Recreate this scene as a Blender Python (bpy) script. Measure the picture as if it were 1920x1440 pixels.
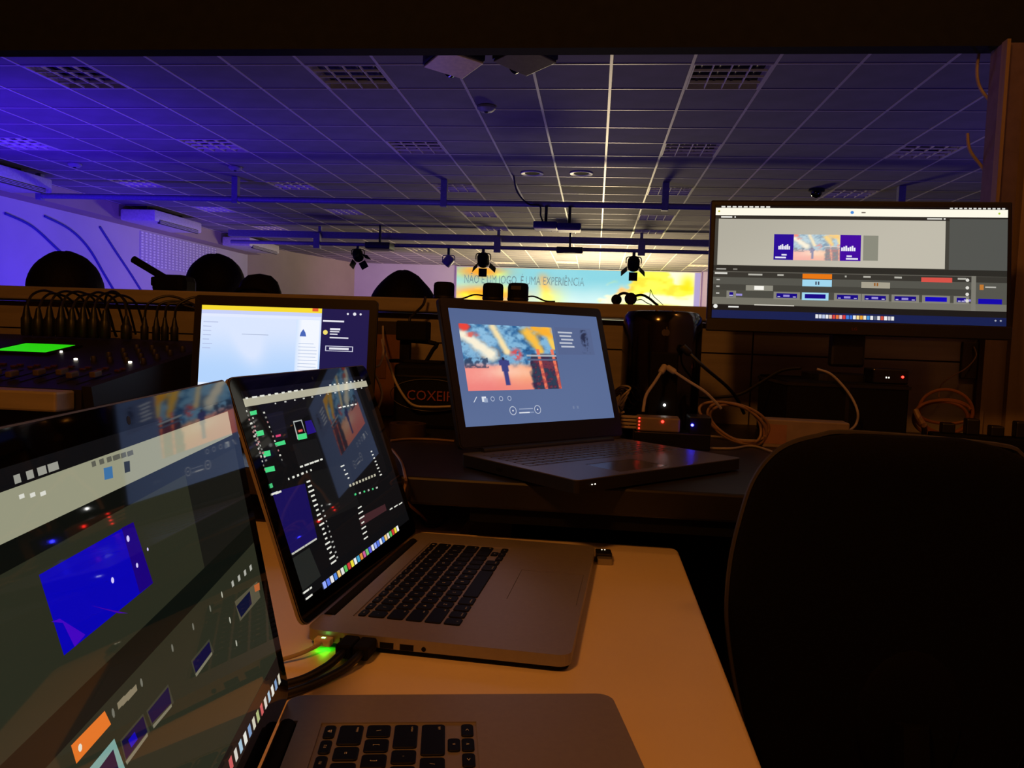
import bpy, bmesh, math, random
from mathutils import Vector, Matrix
random.seed(7)
for _o in list(bpy.data.objects): bpy.data.objects.remove(_o)
sc = bpy.context.scene
C = sc.collection

# ------------------------------------------------------------------ camera
F = 1442.0                       # focal length in pixels of the 1920x1440 frame
YAW, PITCH, ROLL = math.radians(6.04), math.radians(3.627), 0.035
CAMZ = 1.03
CAM = Vector((0, 0, CAMZ))
_f = Vector((-math.sin(YAW)*math.cos(PITCH), math.cos(YAW)*math.cos(PITCH), -math.sin(PITCH)))
_r = Vector((math.cos(YAW), math.sin(YAW), 0)); _u = _r.cross(_f)
RT = math.cos(ROLL)*_r + math.sin(ROLL)*_u; UP = RT.cross(_f); FW = _f
cd = bpy.data.cameras.new('camera'); cam = bpy.data.objects.new('camera', cd); C.objects.link(cam)
cd.sensor_fit = 'HORIZONTAL'; cd.sensor_width = 36; cd.lens = F/1920*36; cd.clip_start = 0.01; cd.clip_end = 200
M = Matrix((RT, UP, -FW)).transposed().to_4x4(); M.translation = CAM; cam.matrix_world = M
sc.camera = cam
def ray(u, v): return (u-960)/F*RT - (v-720)/F*UP + FW
def P(u, v, y=None, z=None, x=None, dz=0):
    d = ray(u, v)
    if y is not None: t = y/d.y
    elif z is not None: t = (z-CAMZ)/d.z
    else: t = x/d.x
    return CAM + d*t
def proj(p):
    q = Vector(p)-CAM; w = q.dot(FW)
    return (960+F*q.dot(RT)/w, 720-F*q.dot(UP)/w, w)

# ------------------------------------------------------------------ world, view, lights
w = bpy.data.worlds.new('world'); sc.world = w; w.use_nodes = True
w.node_tree.nodes['Background'].inputs[0].default_value = (0.02, 0.02, 0.06, 1)
w.node_tree.nodes['Background'].inputs[1].default_value = 0.05
sc.view_settings.view_transform = 'Standard'; sc.view_settings.look = 'None'
sc.view_settings.exposure = 0.0; sc.view_settings.gamma = 1.0; sc.view_settings.use_curve_mapping = False

def light(kind, name, loc, col, watt, size=0.2, target=None, spot=None, blend=0.5):
    d = bpy.data.lights.new(name, kind); d.energy = watt; d.color = col
    if kind == 'AREA': d.shape = 'DISK'; d.size = size
    else: d.shadow_soft_size = size
    if spot: d.spot_size = math.radians(spot); d.spot_blend = blend
    o = bpy.data.objects.new(name, d); C.objects.link(o); o.location = loc
    if target is not None: o.rotation_euler = (Vector(target)-Vector(loc)).to_track_quat('-Z', 'Y').to_euler()
    return o
# hall: blue LED wash floods on the left wall, violet stage wash, warm stage light; booth: warm lamps
light('SPOT', 'blue_wall_wash', (-6.0, 7.6, 0.5), (0.045, 0.010, 1), 640, .25, (-9.3, 10.0, 2.0), 120, 1)
light('SPOT', 'blue_wall_wash', (-6.2, 11.5, 0.5), (0.09, 0.035, 1), 400, .25, (-9.3, 13.5, 2.0), 120, 1)
light('SPOT', 'blue_ceiling_wash', (-6.3, 7.2, 0.4), (0.06, 0.012, 1), 620, .3, (-6.6, 8.2, 3.2), 140, 1)
light('SPOT', 'violet_wall_wash', (-6.2, 15.0, 0.5), (0.26, 0.13, 1), 210, .25, (-9.3, 16.5, 2.4), 120, 1)
light('POINT', 'blue_house_wash', (-2.5, 8.5, 0.4), (0.15, 0.09, 1), 80, .6)
light('POINT', 'blue_house_wash', (5.0, 8.0, 0.4), (0.13, 0.08, 1), 78, .6)
light('SPOT', 'violet_stage_wash', (-4.5, 18.5, 0.4), (0.72, 0.36, 1), 620, .3, (-6.0, 24.5, 2.4), 75, 1)
light('SPOT', 'violet_stage_wash', (4.6, 19.5, 0.4), (0.8, 0.36, 0.9), 520, .3, (4.6, 24.5, 2.4), 60, 1)
light('AREA', 'warm_stage_light', (0, 20.7, 0.5), (1, 0.84, 0.48), 640, 2.5, (0, 20.6, 3.2))
light('SPOT', 'added_screen_spill', (0.3, 21.0, 0.7), (1, 0.72, 0.42), 360, .6, (0.3, 9.0, 3.6), 70, 1)  # added spot standing in for warm screen light on the hall ceiling
light('POINT', 'added_warm_fill', (-0.4, 4.5, 0.25), (1, 0.66, 0.34), 15, .15)  # added warm fill without a fixture, for projector undersides and mid ceiling
light('POINT', 'booth_lamp', (-0.55, -0.35, 2.35), (1, 0.335, 0.045), 42, .12)
light('POINT', 'booth_lamp', (0.90, 0.95, 2.3), (1, 0.36, 0.06), 4, .05)

# ------------------------------------------------------------------ materials
def lin(c): c /= 255.0; return c/12.92 if c <= .04045 else ((c+.055)/1.055)**2.4
def rgb(c): return (lin(c[0]), lin(c[1]), lin(c[2]), 1)
MATS = {}
def mat(name, col, rough=.5, metal=0, spec=.5, vary=.12, scale=30, bump=0, emit=None, estr=1):
    if name in MATS: return MATS[name]
    m = bpy.data.materials.new(name); m.use_nodes = True; nt = m.node_tree; b = nt.nodes['Principled BSDF']
    b.inputs['Roughness'].default_value = rough; b.inputs['Metallic'].default_value = metal
    b.inputs['Specular IOR Level'].default_value = spec
    c = rgb(col)
    if emit:
        b.inputs['Base Color'].default_value = c
        b.inputs['Emission Color'].default_value = rgb(emit); b.inputs['Emission Strength'].default_value = estr
    else:
        tc = nt.nodes.new('ShaderNodeTexCoord'); n = nt.nodes.new('ShaderNodeTexNoise'); n.inputs['Scale'].default_value = scale
        n.inputs['Detail'].default_value = 3
        nt.links.new(tc.outputs['Object'], n.inputs['Vector'])
        r = nt.nodes.new('ShaderNodeValToRGB'); r.color_ramp.elements[0].position = .3; r.color_ramp.elements[1].position = .7
        r.color_ramp.elements[0].color = tuple(x*(1-vary) for x in c[:3])+(1,); r.color_ramp.elements[1].color = tuple(min(1, x*(1+vary)) for x in c[:3])+(1,)
        nt.links.new(n.outputs['Fac'], r.inputs['Fac']); nt.links.new(r.outputs['Color'], b.inputs['Base Color'])
        if bump:
            bp = nt.nodes.new('ShaderNodeBump'); bp.inputs['Strength'].default_value = bump; bp.inputs['Distance'].default_value = .002
            nt.links.new(n.outputs['Fac'], bp.inputs['Height']); nt.links.new(bp.outputs['Normal'], b.inputs['Normal'])
    MATS[name] = m; return m
def wood(name, c1, c2, axis=0, rough=.55, scale=6):
    if name in MATS: return MATS[name]
    m = bpy.data.materials.new(name); m.use_nodes = True; nt = m.node_tree; b = nt.nodes['Principled BSDF']
    b.inputs['Roughness'].default_value = rough
    tc = nt.nodes.new('ShaderNodeTexCoord'); mp = nt.nodes.new('ShaderNodeMapping'); n = nt.nodes.new('ShaderNodeTexNoise')
    s = [scale*6]*3; s[axis] = scale*.4; mp.inputs['Scale'].default_value = s; n.inputs['Scale'].default_value = 1; n.inputs['Detail'].default_value = 5
    r = nt.nodes.new('ShaderNodeValToRGB'); r.color_ramp.elements[0].color = rgb(c1); r.color_ramp.elements[1].color = rgb(c2)
    r.color_ramp.elements[0].position = .3; r.color_ramp.elements[1].position = .7
    nt.links.new(tc.outputs['Object'], mp.inputs[0]); nt.links.new(mp.outputs[0], n.inputs['Vector']); nt.links.new(n.outputs['Fac'], r.inputs['Fac'])
    nt.links.new(r.outputs['Color'], b.inputs['Base Color']); MATS[name] = m; return m
def screenmat(name, strength, rough, spec=.5):
    if name in MATS: return MATS[name]
    m = bpy.data.materials.new(name); m.use_nodes = True; nt = m.node_tree; b = nt.nodes['Principled BSDF']
    b.inputs['Base Color'].default_value = (.004, .004, .004, 1); b.inputs['Roughness'].default_value = rough
    b.inputs['Specular IOR Level'].default_value = spec
    a = nt.nodes.new('ShaderNodeAttribute'); a.attribute_name = 'Col'
    nt.links.new(a.outputs['Color'], b.inputs['Emission Color']); b.inputs['Emission Strength'].default_value = strength
    MATS[name] = m; return m

# ------------------------------------------------------------------ mesh helpers
class MB:
    def __init__(s): s.v = []; s.f = []; s.m = []; s.mi = 0
    def add(s, vs, fs, T=None):
        o = len(s.v)
        s.v += [tuple(T @ Vector(p)) if T else tuple(p) for p in vs]
        s.f += [tuple(o+i for i in f) for f in fs]; s.m += [s.mi]*len(fs); return s
    def box(s, lo, hi, T=None, bev=0):
        (x0, y0, z0), (x1, y1, z1) = lo, hi
        if bev <= 0:
            return s.add([(x0,y0,z0),(x1,y0,z0),(x1,y1,z0),(x0,y1,z0),(x0,y0,z1),(x1,y0,z1),(x1,y1,z1),(x0,y1,z1)],
                         [(3,2,1,0),(4,5,6,7),(0,1,5,4),(1,2,6,5),(2,3,7,6),(3,0,4,7)], T)
        bm = bmesh.new(); bmesh.ops.create_cube(bm, size=1)
        for v in bm.verts: v.co = Vector(((x0+x1)/2+v.co.x*(x1-x0), (y0+y1)/2+v.co.y*(y1-y0), (z0+z1)/2+v.co.z*(z1-z0)))
        bmesh.ops.bevel(bm, geom=bm.edges[:], offset=bev, segments=2, affect='EDGES', profile=.5)
        bm.verts.index_update()
        s.add([v.co.copy() for v in bm.verts], [[v.index for v in f.verts] for f in bm.faces], T); bm.free(); return s
    def prism(s, outline, z0, z1, T=None):       # outline ccw
        n = len(outline); vs = [(x, y, z0) for x, y in outline]+[(x, y, z1) for x, y in outline]
        fs = [tuple(range(n-1, -1, -1)), tuple(range(n, 2*n))]+[(i, (i+1) % n, n+(i+1) % n, n+i) for i in range(n)]
        return s.add(vs, fs, T)
    def lathe(s, prof, n=24, T=None, cap=True):  # prof [(r,z)...]
        vs = []; fs = []
        for r, z in prof:
            for k in range(n): a = 2*math.pi*k/n; vs.append((r*math.cos(a), r*math.sin(a), z))
        for i in range(len(prof)-1):
            for k in range(n): fs.append((i*n+k, i*n+(k+1) % n, (i+1)*n+(k+1) % n, (i+1)*n+k))
        if cap: fs.append(tuple(range(n-1, -1, -1))); fs.append(tuple((len(prof)-1)*n+k for k in range(n)))
        return s.add(vs, fs, T)
    def tube(s, pts, r, n=8, smooth=6, closed=False):
        pts = [Vector(p) for p in pts]
        if smooth and len(pts) > 2:
            q = []
            L = len(pts)
            for i in range(L-1):
                p0, p1, p2, p3 = pts[max(i-1, 0)], pts[i], pts[i+1], pts[min(i+2, L-1)]
                for k in range(smooth):
                    t = k/smooth
                    q.append(.5*((2*p1)+(p2-p0)*t+(2*p0-5*p1+4*p2-p3)*t*t+(3*p1-p0-3*p2+p3)*t**3))
            q.append(pts[-1]); pts = q
        vs = []; fs = []; N = None
        for i, p in enumerate(pts):
            d = (pts[min(i+1, len(pts)-1)]-pts[max(i-1, 0)])
            if d.length < 1e-9: d = Vector((0, 0, 1))
            d.normalize()
            if N is None: N = d.orthogonal().normalized()
            else:
                N = N-d*N.dot(d)
                N = N.normalized() if N.length > 1e-6 else d.orthogonal().normalized()
            B = d.cross(N)
            rr = r(i/(len(pts)-1)) if callable(r) else r
            for k in range(n): a = 2*math.pi*k/n; vs.append(p+rr*(math.cos(a)*N+math.sin(a)*B))
        for i in range(len(pts)-1):
            for k in range(n): fs.append((i*n+k, i*n+(k+1) % n, (i+1)*n+(k+1) % n, (i+1)*n+k))
        fs.append(tuple(range(n-1, -1, -1))); fs.append(tuple((len(pts)-1)*n+k for k in range(n)))
        return s.add(vs, fs)
    def mesh(s, name, mats, smooth=False):
        me = bpy.data.meshes.new(name); me.from_pydata([tuple(v) for v in s.v], [], s.f)
        for m in (mats if isinstance(mats, (list, tuple)) else [mats]): me.materials.append(m)
        for p, i in zip(me.polygons, s.m): p.material_index = i
        bm = bmesh.new(); bm.from_mesh(me); bmesh.ops.recalc_face_normals(bm, faces=bm.faces[:]); bm.to_mesh(me); bm.free()
        if smooth:
            for p in me.polygons: p.use_smooth = True
            try: me.set_sharp_from_angle(angle=math.radians(40))
            except Exception: pass
        me.update(); return me
    def build(s, name, mats, parent=None, T=None, smooth=False):
        return put(s.mesh(name, mats, smooth), name, parent, T)
def put(me, name, parent=None, T=None):
    o = bpy.data.objects.new(name, me); C.objects.link(o)
    if parent: o.parent = parent
    if T is not None: o.matrix_basis = T
    return o
def tag(o, label, cat, group=None, kind=None):
    o['label'] = label; o['category'] = cat
    if group: o['group'] = group
    if kind: o['kind'] = kind
    return o
def struct(o, label=None):
    o['kind'] = 'structure'
    if label: o['label'] = label
    return o
def thing(name, label, cat, T=None, group=None):
    o = bpy.data.objects.new(name, None); C.objects.link(o); o.empty_display_size = .05
    if T is not None: o.matrix_basis = T
    return tag(o, label, cat, group)
def copy_tree(o, parent=None):
    c = o.copy(); C.objects.link(c); c.parent = parent; c.matrix_basis = o.matrix_basis.copy()
    for ch in list(o.children): copy_tree(ch, c)
    return c
def TR(loc, rz=0, rx=0, ry=0, order='XYZ'):
    from mathutils import Euler
    return Matrix.Translation(loc) @ Euler((rx, ry, rz), order).to_matrix().to_4x4()
def align(p0, p1):      # +Z along p1-p0, origin p0
    d = Vector(p1)-Vector(p0)
    return Matrix.Translation(p0) @ d.to_track_quat('Z', 'Y').to_matrix().to_4x4()
def rrect(w, h, r, cx=0, cy=0, n=5):
    o = []
    for sx, sy, a0 in ((1, 1, 0), (-1, 1, 90), (-1, -1, 180), (1, -1, 270)):
        for k in range(n+1):
            a = math.radians(a0+90*k/n); o.append((cx+sx*(w/2-r)+r*math.cos(a), cy+sy*(h/2-r)+r*math.sin(a)))
    return o
def text_geo(body, size, xs=1.0):
    """verts2d, faces of a filled text (left aligned, baseline 0)"""
    cu = bpy.data.curves.new('t', 'FONT'); cu.body = body; cu.size = size; cu.resolution_u = 2
    ob = bpy.data.objects.new('t', cu); C.objects.link(ob)
    dg = bpy.context.evaluated_depsgraph_get(); dg.update()
    me = bpy.data.meshes.new_from_object(ob.evaluated_get(dg))
    vs = [(v.co.x*xs, v.co.y) for v in me.vertices]; fs = [tuple(p.vertices) for p in me.polygons]
    bpy.data.objects.remove(ob); bpy.data.curves.remove(cu); bpy.data.meshes.remove(me)
    return vs, fs

class Paint:            # flat picture on a lit screen: coloured polygons layered a hair apart
    def __init__(s, w, h): s.w, s.h = w, h; s.v = []; s.f = []; s.c = []; s.k = 0
    def poly(s, pts, col, z=None):
        if z is None: s.k += 1; z = s.k*2e-6
        o = len(s.v); s.v += [(x, y, z) for x, y in pts]; s.f.append(tuple(range(o, o+len(pts)))); s.c += [rgb(col)]*len(pts)
    def uv(s, u, v): return ((u-.5)*s.w, (.5-v)*s.h)
    def rect(s, u0, v0, u1, v1, col): s.poly([s.uv(u0, v1), s.uv(u1, v1), s.uv(u1, v0), s.uv(u0, v0)], col)
    def disc(s, u, v, r, col, n=12, asp=None):
        x, y = s.uv(u, v); s.poly([(x+r*math.cos(2*math.pi*k/n), y+r*math.sin(2*math.pi*k/n)) for k in range(n)], col)
    def image(s, u0, v0, u1, v1, fn, nx, ny):
        s.k += 1; z = s.k*2e-6; o = len(s.v)
        for j in range(ny+1):
            for i in range(nx+1):
                a, b = i/nx, j/ny; x, y = s.uv(u0+(u1-u0)*a, v0+(v1-v0)*b); s.v.append((x, y, z)); s.c.append(rgb(fn(a, b)))
        for j in range(ny):
            for i in range(nx):
                p = o+j*(nx+1)+i; s.f.append((p+nx+1, p+nx+2, p+1, p))
    def text(s, body, u, v, size, col, xs=1.0):
        vs, fs = text_geo(body, size, xs); s.k += 1; z = s.k*2e-6; x, y = s.uv(u, v); o = len(s.v)
        s.v += [(x+a, y+b, z) for a, b in vs]; s.f += [tuple(o+i for i in f) for f in fs]; s.c += [rgb(col)]*len(vs)
    def build(s, name, m, parent, T=None):
        me = bpy.data.meshes.new(name); me.from_pydata(s.v, [], s.f); me.materials.append(m)
        at = me.color_attributes.new('Col', 'FLOAT_COLOR', 'POINT')
        at.data.foreach_set('color', [x for c in s.c for x in c]); me.update()
        return put(me, name, parent, T)

def h2(i, j, k=0):
    n = math.sin(i*127.1+j*311.7+k*74.7)*43758.5453; return n-math.floor(n)
def vn(x, y, k=0):
    i, j = math.floor(x), math.floor(y); a, b = x-i, y-j; a = a*a*(3-2*a); b = b*b*(3-2*b)
    return (h2(i,j,k)*(1-a)+h2(i+1,j,k)*a)*(1-b)+(h2(i,j+1,k)*(1-a)+h2(i+1,j+1,k)*a)*b
def fbm(x, y, k=0): return .55*vn(x, y, k)+.3*vn(2.1*x, 2.1*y, k+1)+.15*vn(4.3*x, 4.3*y, k+2)
def mix(a, b, t): t = max(0, min(1, t)); return tuple(p+(q-p)*t for p, q in zip(a, b))
def sm(a, b, x): t = max(0, min(1, (x-a)/(b-a))); return t*t*(3-2*t)

# ------------------------------------------------------------------ common materials
black_plastic = mat('black_plastic', (18, 18, 20), .45)
matte_black = mat('matte_black', (12, 12, 13), .8, spec=.2)
dark_metal = mat('dark_metal', (40, 40, 46), .45, .3)
alu = mat('aluminium', (156, 150, 150), .45, .5, vary=.03, scale=200)
white_paint = mat('white_paint', (205, 203, 200), .6, vary=.05)
cable_white = mat('cable_white', (165, 156, 148), .5)
cable_black = mat('cable_black', (14, 14, 15), .5)
cable_tan = mat('cable_tan', (140, 112, 88), .5)
wood_tan = wood('wood_tan', (136, 130, 120), (158, 150, 138), 0)
wood_dark = wood('wood_dark', (66, 60, 54), (80, 72, 64), 0)
wood_post = wood('wood_post', (138, 122, 102), (158, 140, 118), 2)
glass_black = mat('glass_black', (6, 6, 7), .04, spec=.6, vary=0)
def led(name, col, s): return mat('led_'+name, (10, 10, 10), emit=col, estr=s)

# ================================================================== SETTING
TS = 0.617; TX = 0.632; CZ = CAMZ+2.17
fl = MB().box((-10.6, -2.2, -.05), (9.2, 25, 0)).build('floor', mat('floor_carpet', (70, 66, 72), .9, spec=.1, vary=.2, scale=60)); struct(fl, 'dark carpeted floor')
# --- hall ceiling: runners, tiles
ceil = MB().box((-10.6, 2.3, CZ+.14), (9.2, 25, CZ+.2)).build('ceiling', mat('slab', (60, 60, 62), .9)); struct(ceil, 'suspended ceiling of square grey tiles')
tile_m = mat('ceiling_tile', (128, 122, 126), .85, spec=.15, vary=.10, scale=3)
tee_m = mat('ceiling_tee', (214, 204, 192), .4, spec=.5, vary=.04)
X0 = P(1147, 110, z=CZ).x; Y0 = P(1150, 120, z=CZ).y
fix_px = [(1370,142),(648,140),(120,137),(1298,282),(778,276),(383,268),(30,264),(1745,287),(850,355),(1258,358),(535,346),(240,341),(1612,366),
          (388,390),(640,396),(898,404),(1228,410),(920,432),(1215,437),(494,424),(694,433),(790,468),(930,491),(1063,493),(1330,497)]
def cell(p): return (math.floor((p.x-X0)/TX), math.floor((p.y-Y0)/TS))
fix_cells = []
for q in fix_px:
    c = cell(P(q[0], q[1], z=CZ))
    if c not in fix_cells and (Y0+c[1]*TS) < 24: fix_cells.append(c)
ix0, ix1 = math.floor((-10.5-X0)/TX), math.floor((9.1-X0)/TX); iy0, iy1 = math.floor((3.0-Y0)/TS), math.floor((24.5-Y0)/TS)
run_me = MB().box((-.012, iy0*TS+Y0, -.004), (.012, 24.5, 0)).box((-.0015, iy0*TS+Y0, 0), (.0015, 24.5, .03)).mesh('main_runner', tee_m)
for i in range(ix0, ix1+2): put(run_me, 'main_runner', ceil, Matrix.Translation((X0+i*TX, 0, CZ)))
cr_me = MB().box((-10.5, -.009, -.0035), (9.1, .009, 0)).box((-10.5, -.0015, 0), (9.1, .0015, .03)).mesh('cross_runner', tee_m)
for j in range(iy0, iy1+1): put(cr_me, 'cross_runner', ceil, Matrix.Translation((0, Y0+j*TS, CZ)))
tile_me = MB().box((-TX/2+.004, -TS/2+.004, .0005), (TX/2-.004, TS/2-.004, .016)).mesh('tile', tile_m)
cand = []; rest = []
for i in range(ix0, ix1+1):
    for j in range(iy0, iy1+1):
        if (i, j) in fix_cells: continue
        c = Vector((X0+(i+.5)*TX, Y0+(j+.5)*TS, CZ)); u, v, d = proj(c)
        (cand if (-70 < u < 1880 and v > 75) else rest).append((d, i, j))
cand.sort(); rest += cand[300:]
for d, i, j in cand[:300]: put(tile_me, 'tile', ceil, Matrix.Translation((X0+(i+.5)*TX, Y0+(j+.5)*TS, CZ)) @ TR((0, 0, random.uniform(0, .0015)), random.choice((0, math.pi))))
mb = MB()
for d, i, j in rest: mb.box((X0+i*TX+.004, Y0+j*TS+.004, CZ+.0005), (X0+(i+1)*TX-.004, Y0+(j+1)*TS-.004, CZ+.016))
o = mb.build('far_tiles', tile_m, ceil); o['kind'] = 'stuff'
# --- hall walls
hall_white = mat('hall_wall_paint', (205, 198, 200), .8, spec=.2, vary=.03, scale=2)
beige_wall = mat('beige_wall', (176, 160, 140), .8, spec=.2, vary=.03, scale=2)
XL = -9.3; YB = 24.5
wl = MB().box((XL-.2, 2.3, 0), (XL, 19.8, CZ+.05)).build('wall_left', hall_white); struct(wl, 'left hall wall washed in blue light')
xb = P(665, 500, y=YB).x
wf = MB().box((-10.6, YB, 0), (9.2, YB+.15, CZ+.05)).build('wall_far', hall_white); struct(wf, 'far stage wall')
ang = MB().prism([(XL, 19.8), (xb, YB), (xb-.2, YB), (XL-.2, 19.8)], 0, CZ).build('wall_side', beige_wall); struct(ang, 'beige angled wall beside the stage')
wr = MB().box((9.0, 2.3, 0), (9.2, YB, CZ+.05)).build('wall_right', hall_white); struct(wr, 'right hall wall')
bh = MB().box((XL, 2.3, CZ-.28), (XL+.45, 19.7, CZ-.002)).build('trim_1', beige_wall); struct(bh, 'beige bulkhead along the left wall')
# curved grooves and pierced panel on the left wall
deco = mat('wall_groove', (60, 60, 150), .7)
def wallpts(px): return [P(a, b, x=XL)+Vector((.012, 0, 0)) for a, b in px]
for px in ([(8,400),(60,425),(110,470),(150,505),(185,545),(205,580)], [(82,405),(130,430),(165,465),(195,515),(222,560)], [(186,425),(215,470),(245,515),(270,555)]):
    o = MB().tube(wallpts(px), .022, 6).build('wall_groove_band', deco, wl, smooth=True)
pc = mat('pierced_panel', (190, 180, 200), .7)
pa, pb = P(262, 432, x=XL), P(405, 520, x=XL)
pn = MB().box((XL, pa.y, pb.z), (XL+.012, pb.y, pa.z)).build('pierced_panel', pc, wl)
mb = MB(); ny_, nz_ = 22, 12
for a in range(ny_):
    for b in range(nz_):
        y = pa.y+(pb.y-pa.y)*(a+.5)/ny_; z = pb.z+(pa.z-pb.z)*(b+.5)/nz_
        mb.box((XL+.012, y-.035, z-.017), (XL+.016, y+.035, z+.017))
o = mb.build('panel_studs', mat('stud_white', (250, 245, 250), .4), pn); o['kind'] = 'stuff'
# projected picture on the far wall
sl, sr = P(856, 560, y=YB).x, P(1311, 560, y=YB).x; stz = min(P(1090, 503, y=YB).z, CZ-.05); SH = 2.05
tag_p = thing('projection_screen', 'wide projected picture of fire and sky with lettering on the far wall', 'screen', Matrix.Translation(((sl+sr)/2, YB-.06, stz-SH/2)) @ TR((0,0,0), 0, math.pi/2))
SWD = sr-sl
MB().box((-SWD/2-.03, -SH/2-.03, -.045), (SWD/2+.03, SH/2+.03, 0)).build('screen_board', white_paint, tag_p)
def wallpic(a, b):
    # b: 0 top .. 1 bottom (upper 65 percent shows)
    c = mix((128, 196, 208), (200, 228, 226), sm(.1, .55, b)+.25*(fbm(a*9, b*4)-.5))
    n = fbm(a*16, b*9, 5)
    L = math.exp(-((a-.10)/.10)**2-((b-.06)/.10)**2)*1.2+math.exp(-((a-.12)/.14)**2-((b-.42)/.13)**2)*1.4
    c = mix(c, mix((255, 150, 30), (255, 235, 70), sm(.2, .8, n)), L*(.6+.8*n))
    c = mix(c, (255, 255, 235), sm(.45, .7, b)*math.exp(-((a-.1)/.12)**2))
    m2 = math.exp(-((a-.355-.05*b)/.022)**2)*sm(.0, .2, b)*.9+.9*math.exp(-((a-.40)/.05)**2-((b-.45)/.2)**2)
    c = mix(c, mix((250, 160, 70), (240, 250, 120), sm(.1, .5, b)), m2*(.5+.6*n))
    m3 = sm(.63, .67, a+.16*(n-.5)+.10*(b-.35))*sm(.16, .28, b+.45*sm(.70, .78, a)+.35*(n-.45))
    fc = mix((250, 214, 60), (236, 246, 84), sm(.25, .5, n)); fc = mix(fc, (250, 252, 205), sm(.42, .62, fbm(a*12, b*7, 9)))
    fc = mix(fc, (250, 170, 90), .8*math.exp(-((a-.68)/.05)**2-((b-.28)/.10)**2))
    c = mix(c, fc, m3); c = mix(c, (255, 215, 20), .9*math.exp(-((a-.95)/.03)**2-((b-.18)/.14)**2))
    c = mix(c, (165, 150, 190), sm(.972, .98, a))
    return c
pp = Paint(SWD, SH); pp.image(0, 0, 1, 1, wallpic, 150, 60)
pp.text('NÃO É UM JOGO, É UMA EXPERIÊNCIA', .03, .245, .38, (100, 122, 128), .58)
pp.build('projected_image', screenmat('projection_light', 1.25, .8, 0), tag_p, Matrix.Translation((0, 0, .004)))

# --- booth shell
WY = 2.0
wall_b = mat('booth_wall', (110, 84, 62), .8)
wfz = P(100, 566, y=WY).z
wb = MB().box((-2.4, WY+.012, 0), (1.3, WY+.14, wfz)).build('wall_front', wood_dark); struct(wb, 'low wooden wall of the control booth')
zz = [0.45, P(1500, 668, y=WY).z, wfz-.012]; xx = [-2.4, -1.45, -.62, P(1010, 640, y=WY).x, P(1412, 640, y=WY).x, 1.06]
for a in range(len(xx)-1):
    for b in range(2): MB().box((xx[a]+.002, WY, zz[b]+.002), (xx[a+1]-.002, WY+.012, zz[b+1]-.002)).build('panel', wood_tan, wb)
MB().box((-2.4, WY-.004, .05), (1.06, WY+.012, .449)).build('panel', wood_dark, wb)
px0 = P(1851, 400, y=WY).x; px1 = P(1866, 400, y=WY-.03).x; px2 = P(1902, 400, y=WY-.02).x
lz1 = P(600, 553, y=WY-.028).z
lg = MB().box((-2.4, WY-.028, lz1-.036), (px0-.006, WY+.18, lz1), bev=.004).build('trim_2', wood_tan); struct(lg, 'wooden ledge along the booth window')
LEDGE = lz1
ltz = P(960, 90, y=WY).z
lt = MB().box((-2.4, WY, ltz), (1.3, WY+.05, 3.4)).build('wall_front_top', mat('dark_wall', (34, 38, 48), .85, spec=.1)); struct(lt, 'dark wall above the booth window')
po = MB().box((px0, WY-.02, 0), (1.3, WY+.04, ltz)).build('trim_3', mat('post_paint', (110, 96, 130), .7)); struct(po, 'post at the right of the booth window')
MB().box((px0-.004, WY-.045, 0.4), (px1, WY-.02, ltz)).build('jamb_strip', wood_post, po)
MB().box((px2, WY-.05, 0.4), (px2+.05, WY-.02, ltz)).build('jamb_strip', wood_post, po)
MB().box((px1, WY-.032, 0.4), (px2, WY-.02, P(1880, 600, y=WY-.03).z)).build('post_board', wood_post, po)
rwx = px2+.052
wr2 = MB().box((rwx, -2.2, 0), (rwx+.1, WY-.02, 2.6)).build('wall_booth_right', mat('booth_side_paint', (190, 180, 190), .8)); struct(wr2)
bw = MB().box((-2.5, -2.3, 0), (rwx+.1, -2.2, 2.6)).build('wall_back', wall_b); struct(bw)
bl = MB().box((-2.5, -2.2, 0), (-2.4, WY, 2.6)).build('wall_booth_left', wall_b); struct(bl)
bc = MB().box((-2.5, -2.3, 2.6), (rwx+.1, WY, 2.7)).build('ceiling', mat('dark_ceiling', (60, 52, 48), .9)); struct(bc)

# ================================================================== HALL THINGS
# recessed louvre lights
louv = mat('louvre_paint', (244, 234, 218), .4, 0, vary=.02); house_in = mat('light_housing', (20, 19, 20), .6)
hs = TS/2-.006
fr_me = MB().box((-hs,-hs,-.006),(hs,-hs+.012,.07)).box((-hs,hs-.012,-.006),(hs,hs,.07)).box((-hs,-hs+.012,-.006),(-hs+.012,hs-.012,.07)).box((hs-.012,-hs+.012,-.006),(hs,hs-.012,.07)).mesh('frame', tee_m)
ho_me = MB().box((-hs+.001,-hs+.001,.07),(hs-.001,hs-.001,.11)).mesh('housing', house_in)
bl_me = MB().add([(-.003,-hs+.012,-.004),(.003,-hs+.012,-.004),(.003,hs-.012,-.004),(-.003,hs-.012,-.004),(-.005,-hs+.012,.014),(.005,-hs+.012,.014),(.005,hs-.012,.014),(-.005,hs-.012,.014)],
     [(3,2,1,0),(4,5,6,7),(0,1,5,4),(1,2,6,5),(2,3,7,6),(3,0,4,7)]).mesh('blade', louv)
tb_me = MB().lathe([(.013,-hs+.05),(.013,hs-.05)],10).mesh('tube', mat('tube_off',(48,46,48),.4), True)
ORD = ['first', 'second', 'third', 'fourth', 'fifth', 'sixth', 'seventh', 'eighth', 'ninth', 'tenth', 'eleventh', 'twelfth', 'thirteenth', 'fourteenth', 'fifteenth', 'sixteenth']
frows = sorted({c[1] for c in fix_cells})
def light_label(c):
    row = sorted(q[0] for q in fix_cells if q[1] == c[1])
    return 'square louvre ceiling light, %s row from the booth, %s counted from the blue wall' % (ORD[frows.index(c[1])], ORD[row.index(c[0])])
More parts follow.
